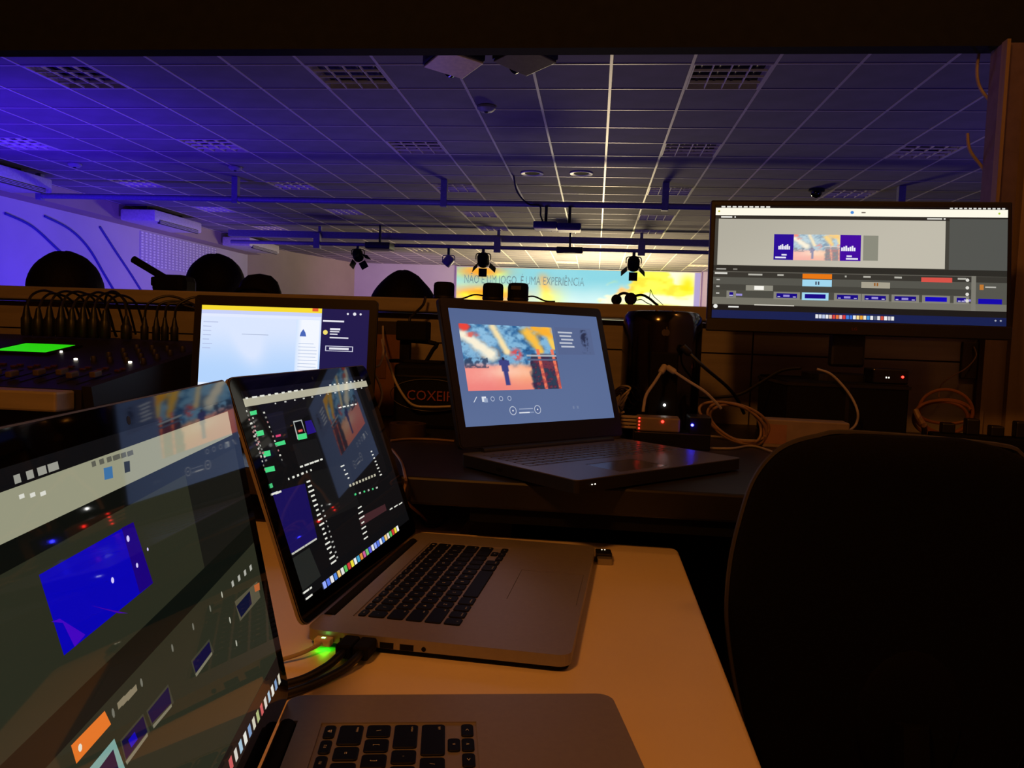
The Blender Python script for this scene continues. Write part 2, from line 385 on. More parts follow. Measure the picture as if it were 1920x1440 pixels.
for k, (i, j) in enumerate(fix_cells):
    t = thing('ceiling_light', light_label((i, j)), 'ceiling light', Matrix.Translation((X0+(i+.5)*TX, Y0+(j+.5)*TS, CZ)), 'louvre lights in the hall ceiling')
    put(fr_me, 'frame', t); put(ho_me, 'housing', t)
    for s in (-1, 0, 1):
        put(bl_me, 'blade', t, Matrix.Translation((s*hs*.48, 0, 0)))
        put(bl_me, 'blade', t, TR((0, s*hs*.48, 0), math.pi/2))
    for s in (-.72, -.24, .24, .72): put(tb_me, 'tube', t, TR((s*hs, 0, .058), 0, math.pi/2))
# round downlights, detectors, dome camera
ring_m = mat('ring_white', (215, 208, 205), .4)
for u, v in ((998, 325), (1090, 325)):
    p = P(u, v, z=CZ)
    t = thing('round_downlight', 'round downlight with a pale ring, %s the drooping projector cable' % ('nearer to' if u < 1000 else 'farther from'), 'downlight', Matrix.Translation(p), 'round downlights')
    MB().lathe([(.10,.0),(.115,-.006),(.15,-.012),(.155,-.004),(.155,0)], 24, cap=False).build('ring', ring_m, t, smooth=True)
    MB().lathe([(.001,-.001),(.10,-.0025)], 20, cap=False).build('lens', mat('lens_dark', (26, 24, 26), .8, spec=.05), t)
for (u, v), lab in (((441, 313), 'grey round smoke detector between louvre lights on the blue-lit ceiling'), ((912, 200), 'small pale sensor on a ceiling tile beyond the hanging projectors'), ((140, 307), 'flat grey speaker disc on the blue ceiling near the wall unit')):
    p = P(u, v, z=CZ-.004)
    t = thing('ceiling_sensor', lab, 'sensor', Matrix.Translation(p))
    MB().lathe([(.09,0),(.09,-.02),(.06,-.045),(.02,-.05)], 20).build('housing', mat('sensor_grey', (150, 148, 150), .5), t, smooth=True)
    MB().lathe([(.025,-.048),(.012,-.06)], 12).build('lens', dark_metal, t)
p = P(1531, 355, z=CZ-.004)
t = thing('dome_camera', 'black dome security camera on the ceiling above the wide monitor', 'camera', Matrix.Translation(p))
MB().lathe([(.11,0),(.11,-.03),(.085,-.04)], 20).build('mount', dark_metal, t, smooth=True)
MB().lathe([(.08,-.04),(.075,-.075),(.05,-.105),(.01,-.118)], 20).build('dome', glass_black, t, smooth=True)
# wall / ceiling air conditioners
ac_m = mat('ac_shell', (205, 198, 196), .5)
def ac(y, lab):
    t = thing('air_conditioner', lab, 'air conditioner', Matrix.Translation((XL+.86, y, CZ-.34)), 'air conditioners under the ceiling')
    MB().box((-.34,-.85,.03),(.34,.85,.24),bev=.03).build('casing', ac_m, t, smooth=True)
    MB().box((.30,-.70,-.0),(.345,.70,.075),bev=.006).build('grille', mat('ac_grille',(70,66,62),.6), t)
    for k in range(3): MB().box((.345,-.69,.012+k*.02),(.356,.69,.02+k*.02)).build('louvre', ac_m, t)
    for s in (-.6,.6): MB().box((-.05,s-.02,.24),(.05,s+.02,.335)).build('hanger', dark_metal, t)
ac(9.93, 'long white air conditioner nearest the booth along the blue wall')
ac(14.3, 'long white air conditioner in the middle of the row along the left wall')
ac(18.2, 'long white air conditioner beside the beige angled wall')
# lighting pipes
pipe_m = mat('pipe_paint', (118, 112, 150), .45, .1)
Y1 = 10.9; z1 = P(833, 380, y=Y1).z
t = thing('lighting_pipe', 'long dark pipe hung across the hall on short ceiling brackets', 'pipe', Matrix.Translation((0, Y1, z1)))
xa, xe = P(77, 355, y=Y1).x, 8.9
MB().tube([(xa, 0, 0), (xe, 0, 0)], .042, 12, 0).build('pipe', pipe_m, t, smooth=True)
for u in (75, 442, 833, 1248, 1690):
    x = P(u, 360, y=Y1).x
    MB().box((x-.045, -.045, -.06), (x+.045, .045, CZ-z1-.004), bev=.004).build('bracket', pipe_m, t)
Y2 = 16.0; zb = P(930, 448, y=Y2).z; z3 = P(930, 466, y=Y2).z
t = thing('ceiling_beam', 'thick violet beam crossing the hall under the far ceiling', 'beam', Matrix.Translation((0, Y2, zb)))
x2 = P(430, 440, y=Y2).x
MB().box((x2, -.07, -.07), (8.9, .07, .07), bev=.01).build('beam', pipe_m, t)
for u in (600, 935, 1203, 1500): 
    x = P(u, 447, y=Y2).x; MB().box((x-.03, -.03, .07), (x+.03, .03, CZ-zb-.004)).build('hanger', pipe_m, t)
t = thing('spotlight_bar', 'thinner pipe carrying the stage spotlights below the violet beam', 'pipe', Matrix.Translation((0, Y2-.16, z3)))
x3 = P(440, 452, y=Y2).x
MB().tube([(x3, 0, 0), (8.9, 0, 0)], .04, 12, 0).build('pipe', pipe_m, t, smooth=True)
for u in (600, 935, 1203, 1500):
    x = P(u, 447, y=Y2).x; MB().box((x-.07, -.055, -.10), (x+.07, .055, zb-z3+.02), bev=.006).build('bracket', pipe_m, t)
# stage spotlights
def fresnel(u, v, tx, tz, lab, body=matte_black, doors=True, pale=False, sc_=1.0):
    c = P(u, v, y=Y2-.16); top = Vector((c.x, Y2-.16, z3-.04))
    t = thing('stage_spotlight', lab, 'spotlight', Matrix.Translation(c) @ Matrix.Scale(sc_, 4), 'stage spotlights on the bar')
    A = TR((0,0,0), 0, tx, tz)
    MB().lathe([(.05,.13),(.10,.12),(.12,.08),(.12,-.10),(.105,-.13),(.10,-.12),(.02,-.10)], 20, A).build('body', body, t, smooth=True)
    for k in range(4): MB().lathe([(.124,-.06+.035*k),(.124,-.05+.035*k)], 20, A).build('cooling_fin', body, t)
    if doors:
        for k in range(4):
            B = A @ Matrix.Rotation(k*math.pi/2, 4, 'Z') @ Matrix.Translation((.125,0,-.13)) @ Matrix.Rotation(math.radians(-42), 4, 'Y')
            MB().box((-.004,-.085,-.17),(.004,.085,0), B).build('barn_door', body, t)
    h = (top-c).z/sc_
    mb = MB().tube([(-.15,0,0),(-.15,0,.09),(-.10,0,.13),(.10,0,.13),(.15,0,.09),(.15,0,0)], .011, 6, 3)
    mb.build('yoke', body, t); MB().box((-.03,-.03,.125),(.03,.03,max(.14,h))).build('clamp', dark_metal, t)
    return t
fresnel(671, 478, math.radians(-35), math.radians(-30), 'black spotlight tipped sideways beside the violet wall', sc_=.9)
fresnel(906, 487, math.radians(40), 0, 'black barn door spotlight hanging over the left of the projected picture')
fresnel(1188, 494, math.radians(40), 0, 'black barn door spotlight hanging over the flames of the projected picture')
fresnel(841, 489, 0, math.radians(40), 'slim violet spotlight slanting down at the edge of the picture', mat('violet_can', (110, 95, 160), .4), False, sc_=.85)
# projectors
pj_pale = mat('projector_shell', (245, 222, 185), .45); pj_dark = mat('projector_dark', (22, 22, 30), .5)
def projector(c, w, d, h, rz, top, lab, m_top, m_bot, name='ceiling_projector', g=None, tip=0):
    t = thing(name, lab, 'projector', Matrix.Translation(c) @ Matrix.Rotation(tip, 4, 'X') @ TR((0,0,0), rz), g)
    MB().box((-w/2,-d/2,.012),(w/2,d/2,h),bev=.015).build('casing', m_top, t, smooth=True)
    MB().box((-w/2+.01,-d/2+.01,0),(w/2-.01,d/2-.01,.014),bev=.004).build('underside', m_bot, t)
    MB().lathe([(.05,0),(.05,.03),(.042,.03),(.03,.01)], 18, TR((w*.22, d/2, h*.5), 0, -math.pi/2)).build('lens', glass_black, t, smooth=True)
    MB().box((-w/2-.002,-d*.3,h*.3),(-w/2+.004,d*.3,h*.7)).build('vent', dark_metal, t)
    MB().box((-.02,-.02,h-.005),(.02,.02,(top-c.z)*(.985 if tip else 1))).build('mount_pole', dark_metal, t)
    return t
zt = P(850, 122, y=4.9).z
projector(P(850, 123, y=4.9), .30, .30, .11, math.radians(38), CZ, 'pale projector turned cornerwise hanging above the booth window, with a tan underside', pj_dark, pj_pale, tip=math.radians(-6))
projector(P(984, 117, y=4.9), .30, .30, .11, math.radians(47), CZ, 'dark projector turned cornerwise hanging above the booth window, with a pale rim', pj_dark, mat('projector_under', (130, 125, 105), .3), tip=math.radians(-6))
for u, lab in ((1023, 'blue-black projector under the front pipe, holding the loop of black cable'), (1067, 'blue-black projector under the front pipe, hung from a straight rod')):
    c = P(u, 431 if u == 1023 else 434, y=Y1-.05); projector(c, .33, .30, .10, 0, z1-.03, lab, mat('projector_violet', (45, 40, 95), .4), pj_pale)
for u, v, lab in ((712, 468, 'flat black projector on a pole beside the tipped spotlight'), (1068, 477, 'flat black projector on a pole above the middle of the picture')):
    c = P(u, v, y=Y2-.45); projector(c, .52, .40, .13, 0, CZ-.006, lab, pj_dark, pj_dark)
tag(MB().tube([P(963,330,z=CZ-.006), P(970,360,y=Y1-.2), P(990,382,y=Y1-.1), P(1012,386,y=Y1-.06), P(1014,405,y=Y1-.06), P(1022,425,y=Y1-.06)], .013, 6).build('projector_cable', cable_black), 'black cable drooping from the ceiling to the paired projectors', 'cable')
tag(MB().tube([P(1840,70,y=WY+.056), P(1832,130,y=WY+.056), P(1838,165,y=WY+.056), P(1862,195,y=WY+.045)], .004, 6).build('hanging_cable', cable_white), 'thin pale cable looping by the top of the window post', 'cable')
tag(MB().tube([P(1814,250,y=WY+.05), P(1818,280,y=WY+.05), P(1835,305,y=WY+.05), P(1850,320,y=WY+.046), P(1866,310,y=WY+.045)], .004, 6).build('hanging_cable', cable_white), 'thin pale cable hooked over the middle of the window post', 'cable')

# people seated just outside the booth
def skin_mesh(name, pts, edges, rad, lev=2):
    me = bpy.data.meshes.new(name); me.from_pydata(pts, edges, []); ob = bpy.data.objects.new(name, me); C.objects.link(ob)
    m = ob.modifiers.new('s', 'SKIN'); sv = me.skin_vertices[0].data
    for i, r in enumerate(rad): sv[i].radius = (r if isinstance(r, tuple) else (r, r)); sv[i].use_root = (i == 0)
    s = ob.modifiers.new('d', 'SUBSURF'); s.levels = lev
    dg = bpy.context.evaluated_depsgraph_get(); dg.update(); r = bpy.data.meshes.new_from_object(ob.evaluated_get(dg))
    bpy.data.objects.remove(ob); r.name = name
    for p in r.polygons: p.use_smooth = True
    return r
skin_m = mat('skin', (120, 80, 60), .6); hair_m = mat('hair', (10, 8, 8), .7, spec=.2, vary=.4, scale=80, bump=.8); cloth_m = mat('dark_shirt', (16, 16, 20), .9, spec=.1)
chair_m = mat('hall_chair', (30, 30, 36), .6)
def person(u, vtop, y, hw, lab, hair_kind, turn=0):
    p = P(u, vtop, y=y); H = p.z                       # top of hair
    x, yy = p.x, y; hz = H-.135                         # head centre
    root = Vector((x, yy, 0)); c = math.cos(turn); s_ = math.sin(turn)
    sh = H-.30; pts = [(0,0,.53),(0,-.01,.75),(0,-.01,sh-.06),(0,0,sh+.03),(0,.015,hz-.09),(0,.02,hz),(0,.02,hz+.06)]
    rad = [(.16,.12),(.15,.11),(.16,.11),(.062,.062),(.062,.07),(.082,.098),(.07,.085)]
    ed = [(i,i+1) for i in range(6)]
    def chain(start, lst):
        k = start
        for q, r in lst: pts.append(q); rad.append(r); ed.append((k, len(pts)-1)); k = len(pts)-1
    for s in (-1, 1):
        chain(2, [((s*.19,-.01,sh-.05),.062),((s*.23,.03,sh-.33),.046),((s*.18,.24,sh-.38),.036),((s*.15,.33,sh-.36),.03)])
        chain(0, [((s*.10,.08,.51),.085),((s*.11,.42,.50),.062),((s*.11,.44,.26),.048),((s*.11,.43,.05),.036),((s*.11,.54,.035),.033)])
    me = skin_mesh('person', [(a*c-b*s_, a*s_+b*c, z) for a, b, z in pts], ed, rad)
    me.materials.append(cloth_m); me.materials.append(skin_m)
    for f in me.polygons:
        f.material_index = 1 if (f.center.z > sh+.05 or (f.center.z > .55 and abs(f.center.z-(sh-.38)) < .07 and f.center.y > .16)) else 0
    o = put(me, 'person', None, Matrix.Translation(root)); tag(o, lab, 'person')
    # hair cap
    vs = []; fs = []; n, mrows = 28, 14
    for a in range(mrows+1):
        th = math.radians(118)*a/mrows
        for b in range(n):
            ph = 2*math.pi*b/n; r = 1+.05*(vn(3*math.cos(ph)+9, 3*math.sin(ph)+a*.6, 3)-.5)
            flare = 1
            if hair_kind == 'long': flare = 1+.75*max(0, a/mrows-.35)
            vs.append((hw*r*flare*math.sin(th)*math.cos(ph), .02+.115*r*math.sin(th)*math.sin(ph), hz+.0+ .135*r*math.cos(th)))
    for a in range(mrows):
        for b in range(n): fs.append((a*n+b, a*n+(b+1)%n, (a+1)*n+(b+1)%n, (a+1)*n+b))
    MB().add([(q[0]*c-q[1]*s_, q[0]*s_+q[1]*c, q[2]) for q in vs], fs).build('hair', hair_m, o, smooth=True)
    t = thing('hall_chair', 'dark stacking chair under the person '+lab.split('person ')[1], 'chair', Matrix.Translation(root) @ TR((0,0,0), turn))
    MB().box((-.22,-.16,.395),(.22,.28,.425),bev=.01).build('seat', chair_m, t)
    MB().box((-.21,-.20,.55),(.21,-.175,.85),bev=.008).build('backrest', chair_m, t)
    for s in (-1,1):
        MB().tube([(s*.2,-.15,0),(s*.2,-.17,.42),(s*.2,-.187,.84)],.011,8,3).build('leg', dark_metal, t)
        MB().tube([(s*.2,.26,0),(s*.2,.25,.40)],.011,8,0).build('leg', dark_metal, t)
person(117, 470, 2.43, .118, 'dark-haired person seated below the blue wall, seen from behind', 'short', .15)
person(400, 475, 3.2, .126, 'dark-haired person in front of the pierced panel, beside a camera', 'short', -.1)
person(755, 506, 2.95, .105, 'long-haired person seated before the violet wall, seen from behind', 'long', 0)
# video camera with shotgun microphone on the ledge side
cy = 2.5
a, b, e = P(250, 486, y=cy), P(298, 514, y=cy), P(345, 530, y=cy)
t = thing('video_camera', 'black video camera on a tripod with a thick microphone tube pointing up', 'camera', Matrix.Translation((e.x, cy, 0)))
O = Vector((e.x, cy, 0))
MB().tube([a-O, b-O+Vector((.02,0,-.012))], .0125, 12, 0).build('microphone', matte_black, t, smooth=True)
bc_ = P(322, 527, y=cy)-O
MB().box((bc_.x-.05,-.05,bc_.z-.05),(bc_.x+.07,.05,bc_.z+.020),bev=.022).build('camera_body', matte_black, t)
MB().box((bc_.x-.06,-.03,bc_.z-.02),(bc_.x-.03,.03,bc_.z+.012),bev=.006).build('lens_hood', matte_black, t)
MB().lathe([(.03,bc_.z-.075),(.03,bc_.z-.048)],14).build('tripod_head', dark_metal, t)
for k in range(3):
    an = 2.1*k+.5; MB().tube([(0,0,bc_.z-.06),(.30*math.cos(an),.30*math.sin(an),.0)], .011, 8, 0).build('tripod_leg', dark_metal, t)
q = P(487, 527, y=2.55)
t = thing('shoulder_bag', 'black soft bag on a folding stool beside the person with the camera', 'bag', Matrix.Translation((q.x, 2.55, 0)))
prof = [(0,-.045),(.03,-.03),(.05,0),(.045,.02),(.02,.033)]
hh = P(487, 513, y=2.55).z
vs = []; fs = []
for a_ in range(9):
    th = math.pi*a_/8
    for b_ in range(16):
        ph = 2*math.pi*b_/16; vs.append((.078*(math.sin(th)**.7)*math.cos(ph), .07*math.sin(th)*math.sin(ph), hh-.14+.14*(abs(math.cos(th))**.6)*(1 if math.cos(th) > 0 else -1)))
for a_ in range(8):
    for b_ in range(16): fs.append((a_*16+b_, a_*16+(b_+1)%16, (a_+1)*16+(b_+1)%16, (a_+1)*16+b_))
MB().add(vs, fs).build('bag_body', matte_black, t, smooth=True)
MB().tube([(-.07,-.02,hh-.12),(-.05,-.06,hh-.06),(.05,-.06,hh-.06),(.07,-.02,hh-.12)], .006, 6).build('strap', matte_black, t)
MB().box((-.1,-.1,hh-.31),(.1,.1,hh-.275)).build('stool_top', dark_metal, t)
for sx in (-1,1):
    for sy in (-1,1): MB().box((sx*.085-.01,sy*.085-.01,0),(sx*.085+.01,sy*.085+.01,hh-.31)).build('stool_leg', dark_metal, t)

# ================================================================== BOOTH THINGS
TZ = 0.735                                   # white table top
DZ = CAMZ-.205                               # back desk top
DFY = 1.06                                   # back desk front edge
tab_m = mat('table_laminate', (230, 214, 188), .42, spec=.4, vary=.03, scale=8)
tx = P(1345, 1240, z=TZ).x
t = thing('side_table', 'pale laminate table with a rounded corner carrying the two silver laptops', 'table')
# --- table: rounded corner top
TX0, TY0, TY1 = -1.05, -.35, P(1240, 1024, z=TZ).y
txf = P(1284, 1030, z=TZ).x; txn = P(1420, 1440, z=TZ).x
out = [(TX0, TY0), (tx+.004, TY0)]
for k in range(7): a_ = math.radians(90*k/6); out.append((tx+.004-.02+.02*math.cos(a_)+(.0 if k else 0), TY1-.02+.02*math.sin(a_)))
out.append((TX0, TY1))
bm = bmesh.new()
mbt = MB().prism(out, TZ-.028, TZ)
top = mbt.build('table_top', tab_m, t)
md = top.modifiers.new('b', 'BEVEL'); md.width = .004; md.segments = 3; md.limit_method = 'ANGLE'
for x, y in ((tx-.06, TY1-.08), (tx-.06, TY0+.08), (TX0+.08, TY0+.08), (TX0+.08, TY1-.08)):
    MB().box((x-.02, y-.02, 0), (x+.02, y+.02, TZ-.028)).build('leg', dark_metal, t)
# low shelf board behind the table
s0, s1 = P(772, 985, z=TZ), P(872, 985, z=TZ)
t = thing('low_shelf', 'small tan wooden shelf board behind the silver laptop, level with the table', 'shelf')
MB().box((s0.x-.35, TY1+.008, TZ-.022), (s1.x, TY1+.24, TZ), bev=.002).build('board', wood_tan, t)
for x in (s0.x-.3, s1.x-.05): MB().box((x-.015, TY1+.03, 0), (x+.015, TY1+.06, TZ-.022)).build('leg', dark_metal, t)
# back desk
desk_m = mat('desk_black', (34, 32, 33), .4, spec=.4)
t = thing('back_desk', 'long dark desk along the booth wall carrying the equipment', 'desk')
MB().box((-2.3, DFY, DZ-.04), (1.05, WY-.008, DZ), bev=.004).build('desk_top', desk_m, t)
MB().box((s1.x+.03, DFY+.52, .02), (1.04, DFY+.54, DZ-.04)).build('modesty_panel', matte_black, t)
for x in (-2.2, .98): MB().box((x-.03, DFY+.55, 0), (x+.03, WY-.02, DZ-.04)).build('leg', dark_metal, t)
MB().box((s1.x+.02, DFY+.012, DZ-.062), (1.04, DFY+.028, DZ-.04)).build('front_rail', matte_black, t)

# ---------------- laptops
def plate_hole(outline, holes, z0, z1):
    bm = bmesh.new(); ed = []
    for lp in [outline]+holes:
        vs = [bm.verts.new((x, y, z1)) for x, y in lp]
        ed += [bm.edges.new((vs[i], vs[(i+1) % len(vs)])) for i in range(len(vs))]
    bmesh.ops.triangle_fill(bm, use_beauty=True, edges=ed)
    r = bmesh.ops.extrude_face_region(bm, geom=bm.faces[:])
    for v in [g for g in r['geom'] if isinstance(g, bmesh.types.BMVert)]: v.co.z = z0
    bm.verts.index_update(); bm.verts.ensure_lookup_table()
    V = [v.co.copy() for v in bm.verts]; Fs = [[v.index for v in f.verts] for f in bm.faces]; bm.free(); return V, Fs
def notch_outline(W, D, r, nw, nd):
    o = rrect(W, D, r, 0, -D/2)
    # rrect starts at +x +y corner ccw; insert the hinge notch along the back edge after the first corner
    n = 6
    return o[:n]+[(nw/2, 0), (nw/2, -nd), (-nw/2, -nd), (-nw/2, 0)]+o[n:]
key_m = mat('key_black', (7, 7, 8), .5, spec=.2); leg_m = mat('key_legend', (205, 205, 205), .6, vary=0)
KM = {}
def key_mesh(w, h, t, legend=None, m=None, bev=.0012):
    k = (round(w, 5), round(h, 5), legend, (m or key_m).name)
    if k in KM: return KM[k]
    mb = MB()
    o1 = rrect(w, h, .0022, n=2); o0 = rrect(w, h, .0022, n=2); n = len(o1)
    o2 = rrect(w-.0012, h-.0012, .0018, n=2)
    vs = [(x, y, 0) for x, y in o0]+[(x, y, t-.0004) for x, y in o1]+[(x, y, t) for x, y in o2]
    fs = [(i, (i+1) % n, n+(i+1) % n, n+i) for i in range(n)]+[(n+i, n+(i+1) % n, 2*n+(i+1) % n, 2*n+i) for i in range(n)]+[tuple(2*n+i for i in range(n))]
    mb.add(vs, fs)
    if legend:
        sz = .0048 if len(legend) == 1 else .0026
        v2, f2 = text_geo(legend, sz); 
        if v2:
            x0 = (min(p[0] for p in v2)+max(p[0] for p in v2))/2; y0 = (min(p[1] for p in v2)+max(p[1] for p in v2))/2
            ox = 0 if len(legend) == 1 else (w/2-.0035-(max(p[0] for p in v2)-x0) if w > .022 else 0); oy = 0 if len(legend) == 1 else -h/2+.004
            if h < .011: oy = 0
            mb.mi = 1; mb.add([(p[0]-x0+ox, p[1]-y0+oy, t+.00006) for p in v2], f2)
    me = mb.mesh('key', [m or key_m, leg_m]); KM[k] = me; return me
ROWS = [
 (['esc']+['F%d' % i for i in range(1, 13)]+['⏏'], [14.5/14]*14, .55),
 (list('`1234567890-=')+['delete'], [1]*13+[1.5], 1),
 (['tab']+list('QWERTYUIOP[]\\'), [1.5]+[1]*13, 1),
 (['caps']+list("ASDFGHJKL;'")+['return'], [1.75]+[1]*11+[1.75], 1),
 (['shift']+list('ZXCVBNM,./')+['shift'], [2.25]+[1]*10+[2.25], 1),
 (['fn', 'control', 'option', 'command', '', 'command', 'option'], [1, 1, 1, 1.25, 5, 1.25, 1], 1)]
def slim_keys(base, zt, y0, pitch=.0190):
    wid = 14.5*pitch; y = y0
    for names, ws, hh in ROWS:
        x = -wid/2; h = pitch*hh
        for nm, w_ in zip(names, ws):
            put(key_mesh(w_*pitch-.0028, h-.0028, .0013, nm), 'key', base, Matrix.Translation((x+w_*pitch/2, y-h/2, zt))); x += w_*pitch
        if nm == 'option':
            hh2 = pitch/2
            for dx, dy, nm2 in ((.5, .75, '<'), (1.5, .25, '^'), (1.5, .75, 'v'), (2.5, .75, '>')):
                put(key_mesh(pitch-.0028, hh2-.001, .0013, nm2), 'key', base, Matrix.Translation((x+dx*pitch, y-dy*pitch, zt)))
        y -= h
    return wid, y0-y
def lid_T(tilt, up): 
    s, c = math.sin(tilt), math.cos(tilt)
    return Matrix(((1,0,0,0),(0,s,-c,0),(0,c,s,up),(0,0,0,1)))
def silver_laptop(label, hx, hy, yaw, tilt):
    W, D = .364, .247
    T0 = TR((hx, hy, TZ), yaw)
    t = thing('laptop', label, 'laptop', T0)
    th = .0165
    out = notch_outline(W, D, .012, .286, .013)
    mb = MB().prism(out, .0058, th-.0012)
    kw, kd = 14.5*.019+.004, 5.55*.019+.004; ky = -.030
    hole = [(-kw/2, ky-kd), (kw/2, ky-kd), (kw/2, ky), (-kw/2, ky)]
    tpw, tph = .105, .074; tpy = -D+.006
    tp = [(-tpw/2, tpy), (tpw/2, tpy), (tpw/2, tpy+tph), (-tpw/2, tpy+tph)]
    V, Fs = plate_hole(out, [hole, tp], th-.0012, th); mb.add(V, Fs)
    base = mb.build('base', alu, t)
    MB().prism([(a*.985, -D/2+(b+D/2)*.98) for a, b in out], .0012, .0059).build('bottom_cover', matte_black, t)
    for sx in (-1, 1):
        for yy in (-.02, -D+.02): MB().lathe([(.007, -.0002), (.007, .0015)], 12, Matrix.Translation((sx*.16, yy, 0))).build('rubber_foot', matte_black, t)
    slim_keys(base, th-.0012, ky-.002)
    MB().box((-tpw/2+.0004, tpy+.0004, th-.0012), (tpw/2-.0004, tpy+tph-.0004, th-.0003)).build('trackpad', alu, base)
    # ports on the left flank: power, ethernet, thunderbolt, two usb, audio
    for yy, wd in ((-.022, .010), (-.040, .012), (-.060, .009), (-.079, .013), (-.098, .013)):
        MB().box((-W/2-.0002, yy-wd/2, .006), (-W/2+.003, yy+wd/2, .0115)).build('port', matte_black, base)
    MB().lathe([(.0022, -.0003), (.0022, .003)], 10, TR((-W/2, -.114, .0088), 0, 0, math.pi/2)).build('audio_port', matte_black, base)
    MB().tube([(-.142, -.006, th-.004), (.142, -.006, th-.004)], .0062, 14, 0).build('hinge', matte_black, t, smooth=True)
    # lid
    LT = lid_T(tilt, th-.003); lid_h = .243
    lid = MB().prism(rrect(W, lid_h, .012, 0, lid_h/2+.004), -.0045, 0).build('lid', alu, t, LT)
    MB().prism(rrect(W-.0016, lid_h-.0016, .0115, 0, lid_h/2+.004), 0, .0007).build('screen_glass', glass_black, lid)
    MB().prism(rrect(W+.0006, lid_h+.0006, .0122, 0, lid_h/2+.004), -.0012, -.0002).build('lid_gasket', matte_black, lid)
    MB().lathe([(.0022, .0006), (.0022, .0008)], 12, Matrix.Translation((0, lid_h-.006, 0))).build('webcam', dark_metal, lid)
    dw, dh = .331, .207; cy_ = .004+.0215+dh/2
    W2 = T0 @ LT @ Matrix.Translation((0, cy_, .00085))
    inv = W2.inverted(); n = W2.to_3x3() @ Vector((0, 0, 1)); c0 = W2.translation
    def pm(u, v):
        d = ray(u, v); k = (c0-CAM).dot(n)/d.dot(n); q = inv @ (CAM+d*k); return (max(-dw/2, min(dw/2, q.x)), max(-dh/2, min(dh/2, q.y)))
    return t, lid, base, dw, dh, Matrix.Translation((0, cy_, .00085)), pm
def bits(p, pm, a, b, n, hw, hh, col, jit=.3, seed=1):
    if seed < 27: hw *= .62; hh *= .68
    """a run of n small marks between photo points a and b, drawn in the plane of the screen"""
    R = random.Random(seed); A, B = Vector(pm(*a)), Vector(pm(*b))
    for k in range(n):
        q = A.lerp(B, (k+.5)/n); w_ = hw*(1+jit*(R.random()*2-1)); c = col[k % len(col)] if isinstance(col, list) else col
        p.poly([(q.x-w_, q.y-hh), (q.x+w_, q.y-hh), (q.x+w_, q.y+hh), (q.x-w_, q.y+hh)], c)
GLOSS = screenmat('glossy_display', 1.0, .03, .95)
# ---- laptop 2 (middle, dark editing interface)
t2, lid2, base2, dw, dh, ST, pm = silver_laptop('silver laptop showing a black interface with green tiles, its left ports toward the cables', -.2455, .856, math.radians(86.6), math.radians(19.5))
p2 = Paint(dw, dh); p2.rect(0, 0, 1, 1, (14, 14, 16))
c5 = lambda x, y: (420+x/3, 680+y/3)
def q5(pts, col): p2.poly([pm(*c5(*q)) for q in pts], col)
p2.rect(0, 0, 1, .035, (8, 8, 14)); p2.rect(0, .036, 1, .075, (176, 172, 150))
q5([(270,730),(455,680),(525,990),(365,1082)], (24, 16, 84))
q5([(368,1112),(480,1040),(545,1200),(432,1292)], (34, 36, 34)); q5([(480,620),(700,560),(760,800),(560,890)], (20, 20, 21))
q5([(760,870),(905,795),(915,830),(770,920)], (64, 36, 40)); q5([(455,330),(490,322),(520,390),(470,405)], (36, 20, 120))
q5([(240,290),(330,270),(360,420),(290,440)], (20, 20, 30)); q5([(385,460),(520,425),(560,540),(420,580)], (22, 22, 24))
for pts in ([(145,275),(182,267),(186,290),(150,298)], [(180,388),(220,378),(226,406),(186,416)], [(285,452),(340,436),(348,458),(292,472)], [(217,502),(258,492),(264,522),(224,533)],
            [(203,600),(282,580),(288,608),(210,628)], [(413,405),(463,395),(468,425),(418,436)]): q5(pts, (70, 214, 130))
q5([(388,330),(437,320),(465,420),(413,432)], (170, 176, 172)); q5([(394,336),(433,327),(458,398),(414,408)], (10, 12, 16)); q5([(413,405),(463,395),(468,425),(418,436)], (70, 214, 130))
q5([(290,408),(318,402),(320,414),(292,420)], (210, 60, 110)); q5([(418,380),(440,374),(443,386),(420,392)], (214, 80, 90))
WH = (225, 225, 215)
bits(p2, pm, c5(95,205), c5(455,150), 9, .006, .0013, WH, .5, 1); bits(p2, pm, c5(585,128), c5(785,97), 9, .0035, .0012, WH, .5, 2)
bits(p2, pm, c5(260,235), c5(790,140), 12, .0035, .0011, (200, 200, 195), .6, 3)
for k, (a, b, n) in enumerate((((120,262),(215,620),15),((150,330),(240,560),11),((220,268),(330,560),11),((160,300),(205,540),10))): bits(p2, pm, c5(*a), c5(*b), n, .0022, .0013, [(200,200,190),(120,120,115),(170,120,120)], .5, 4+k)
bits(p2, pm, c5(470,655), c5(620,1135), 18, .0075, .0013, WH, .5, 11); bits(p2, pm, c5(545,790), c5(640,1110), 11, .003, .0012, (170,170,165), .5, 12)
bits(p2, pm, c5(420,590), c5(560,540), 5, .007, .0014, WH, .5, 13); bits(p2, pm, c5(350,660), c5(500,600), 6, .003, .0016, WH, .5, 14)
bits(p2, pm, c5(660,570), c5(705,660), 4, .006, .0011, WH, .5, 15); bits(p2, pm, c5(825,490), c5(885,640), 8, .005, .0012, WH, .6, 16)
bits(p2, pm, c5(760,800), c5(800,1000), 7, .009, .0011, WH, .5, 17); bits(p2, pm, c5(700,695), c5(855,630), 9, .0045, .0022, (186,182,160), .1, 18)
bits(p2, pm, c5(725,745), c5(870,700), 6, .0035, .0016, [(70,214,130),(180,180,175)], .4, 19); bits(p2, pm, c5(255,745), c5(315,728), 2, .009, .0014, WH, .2, 20)
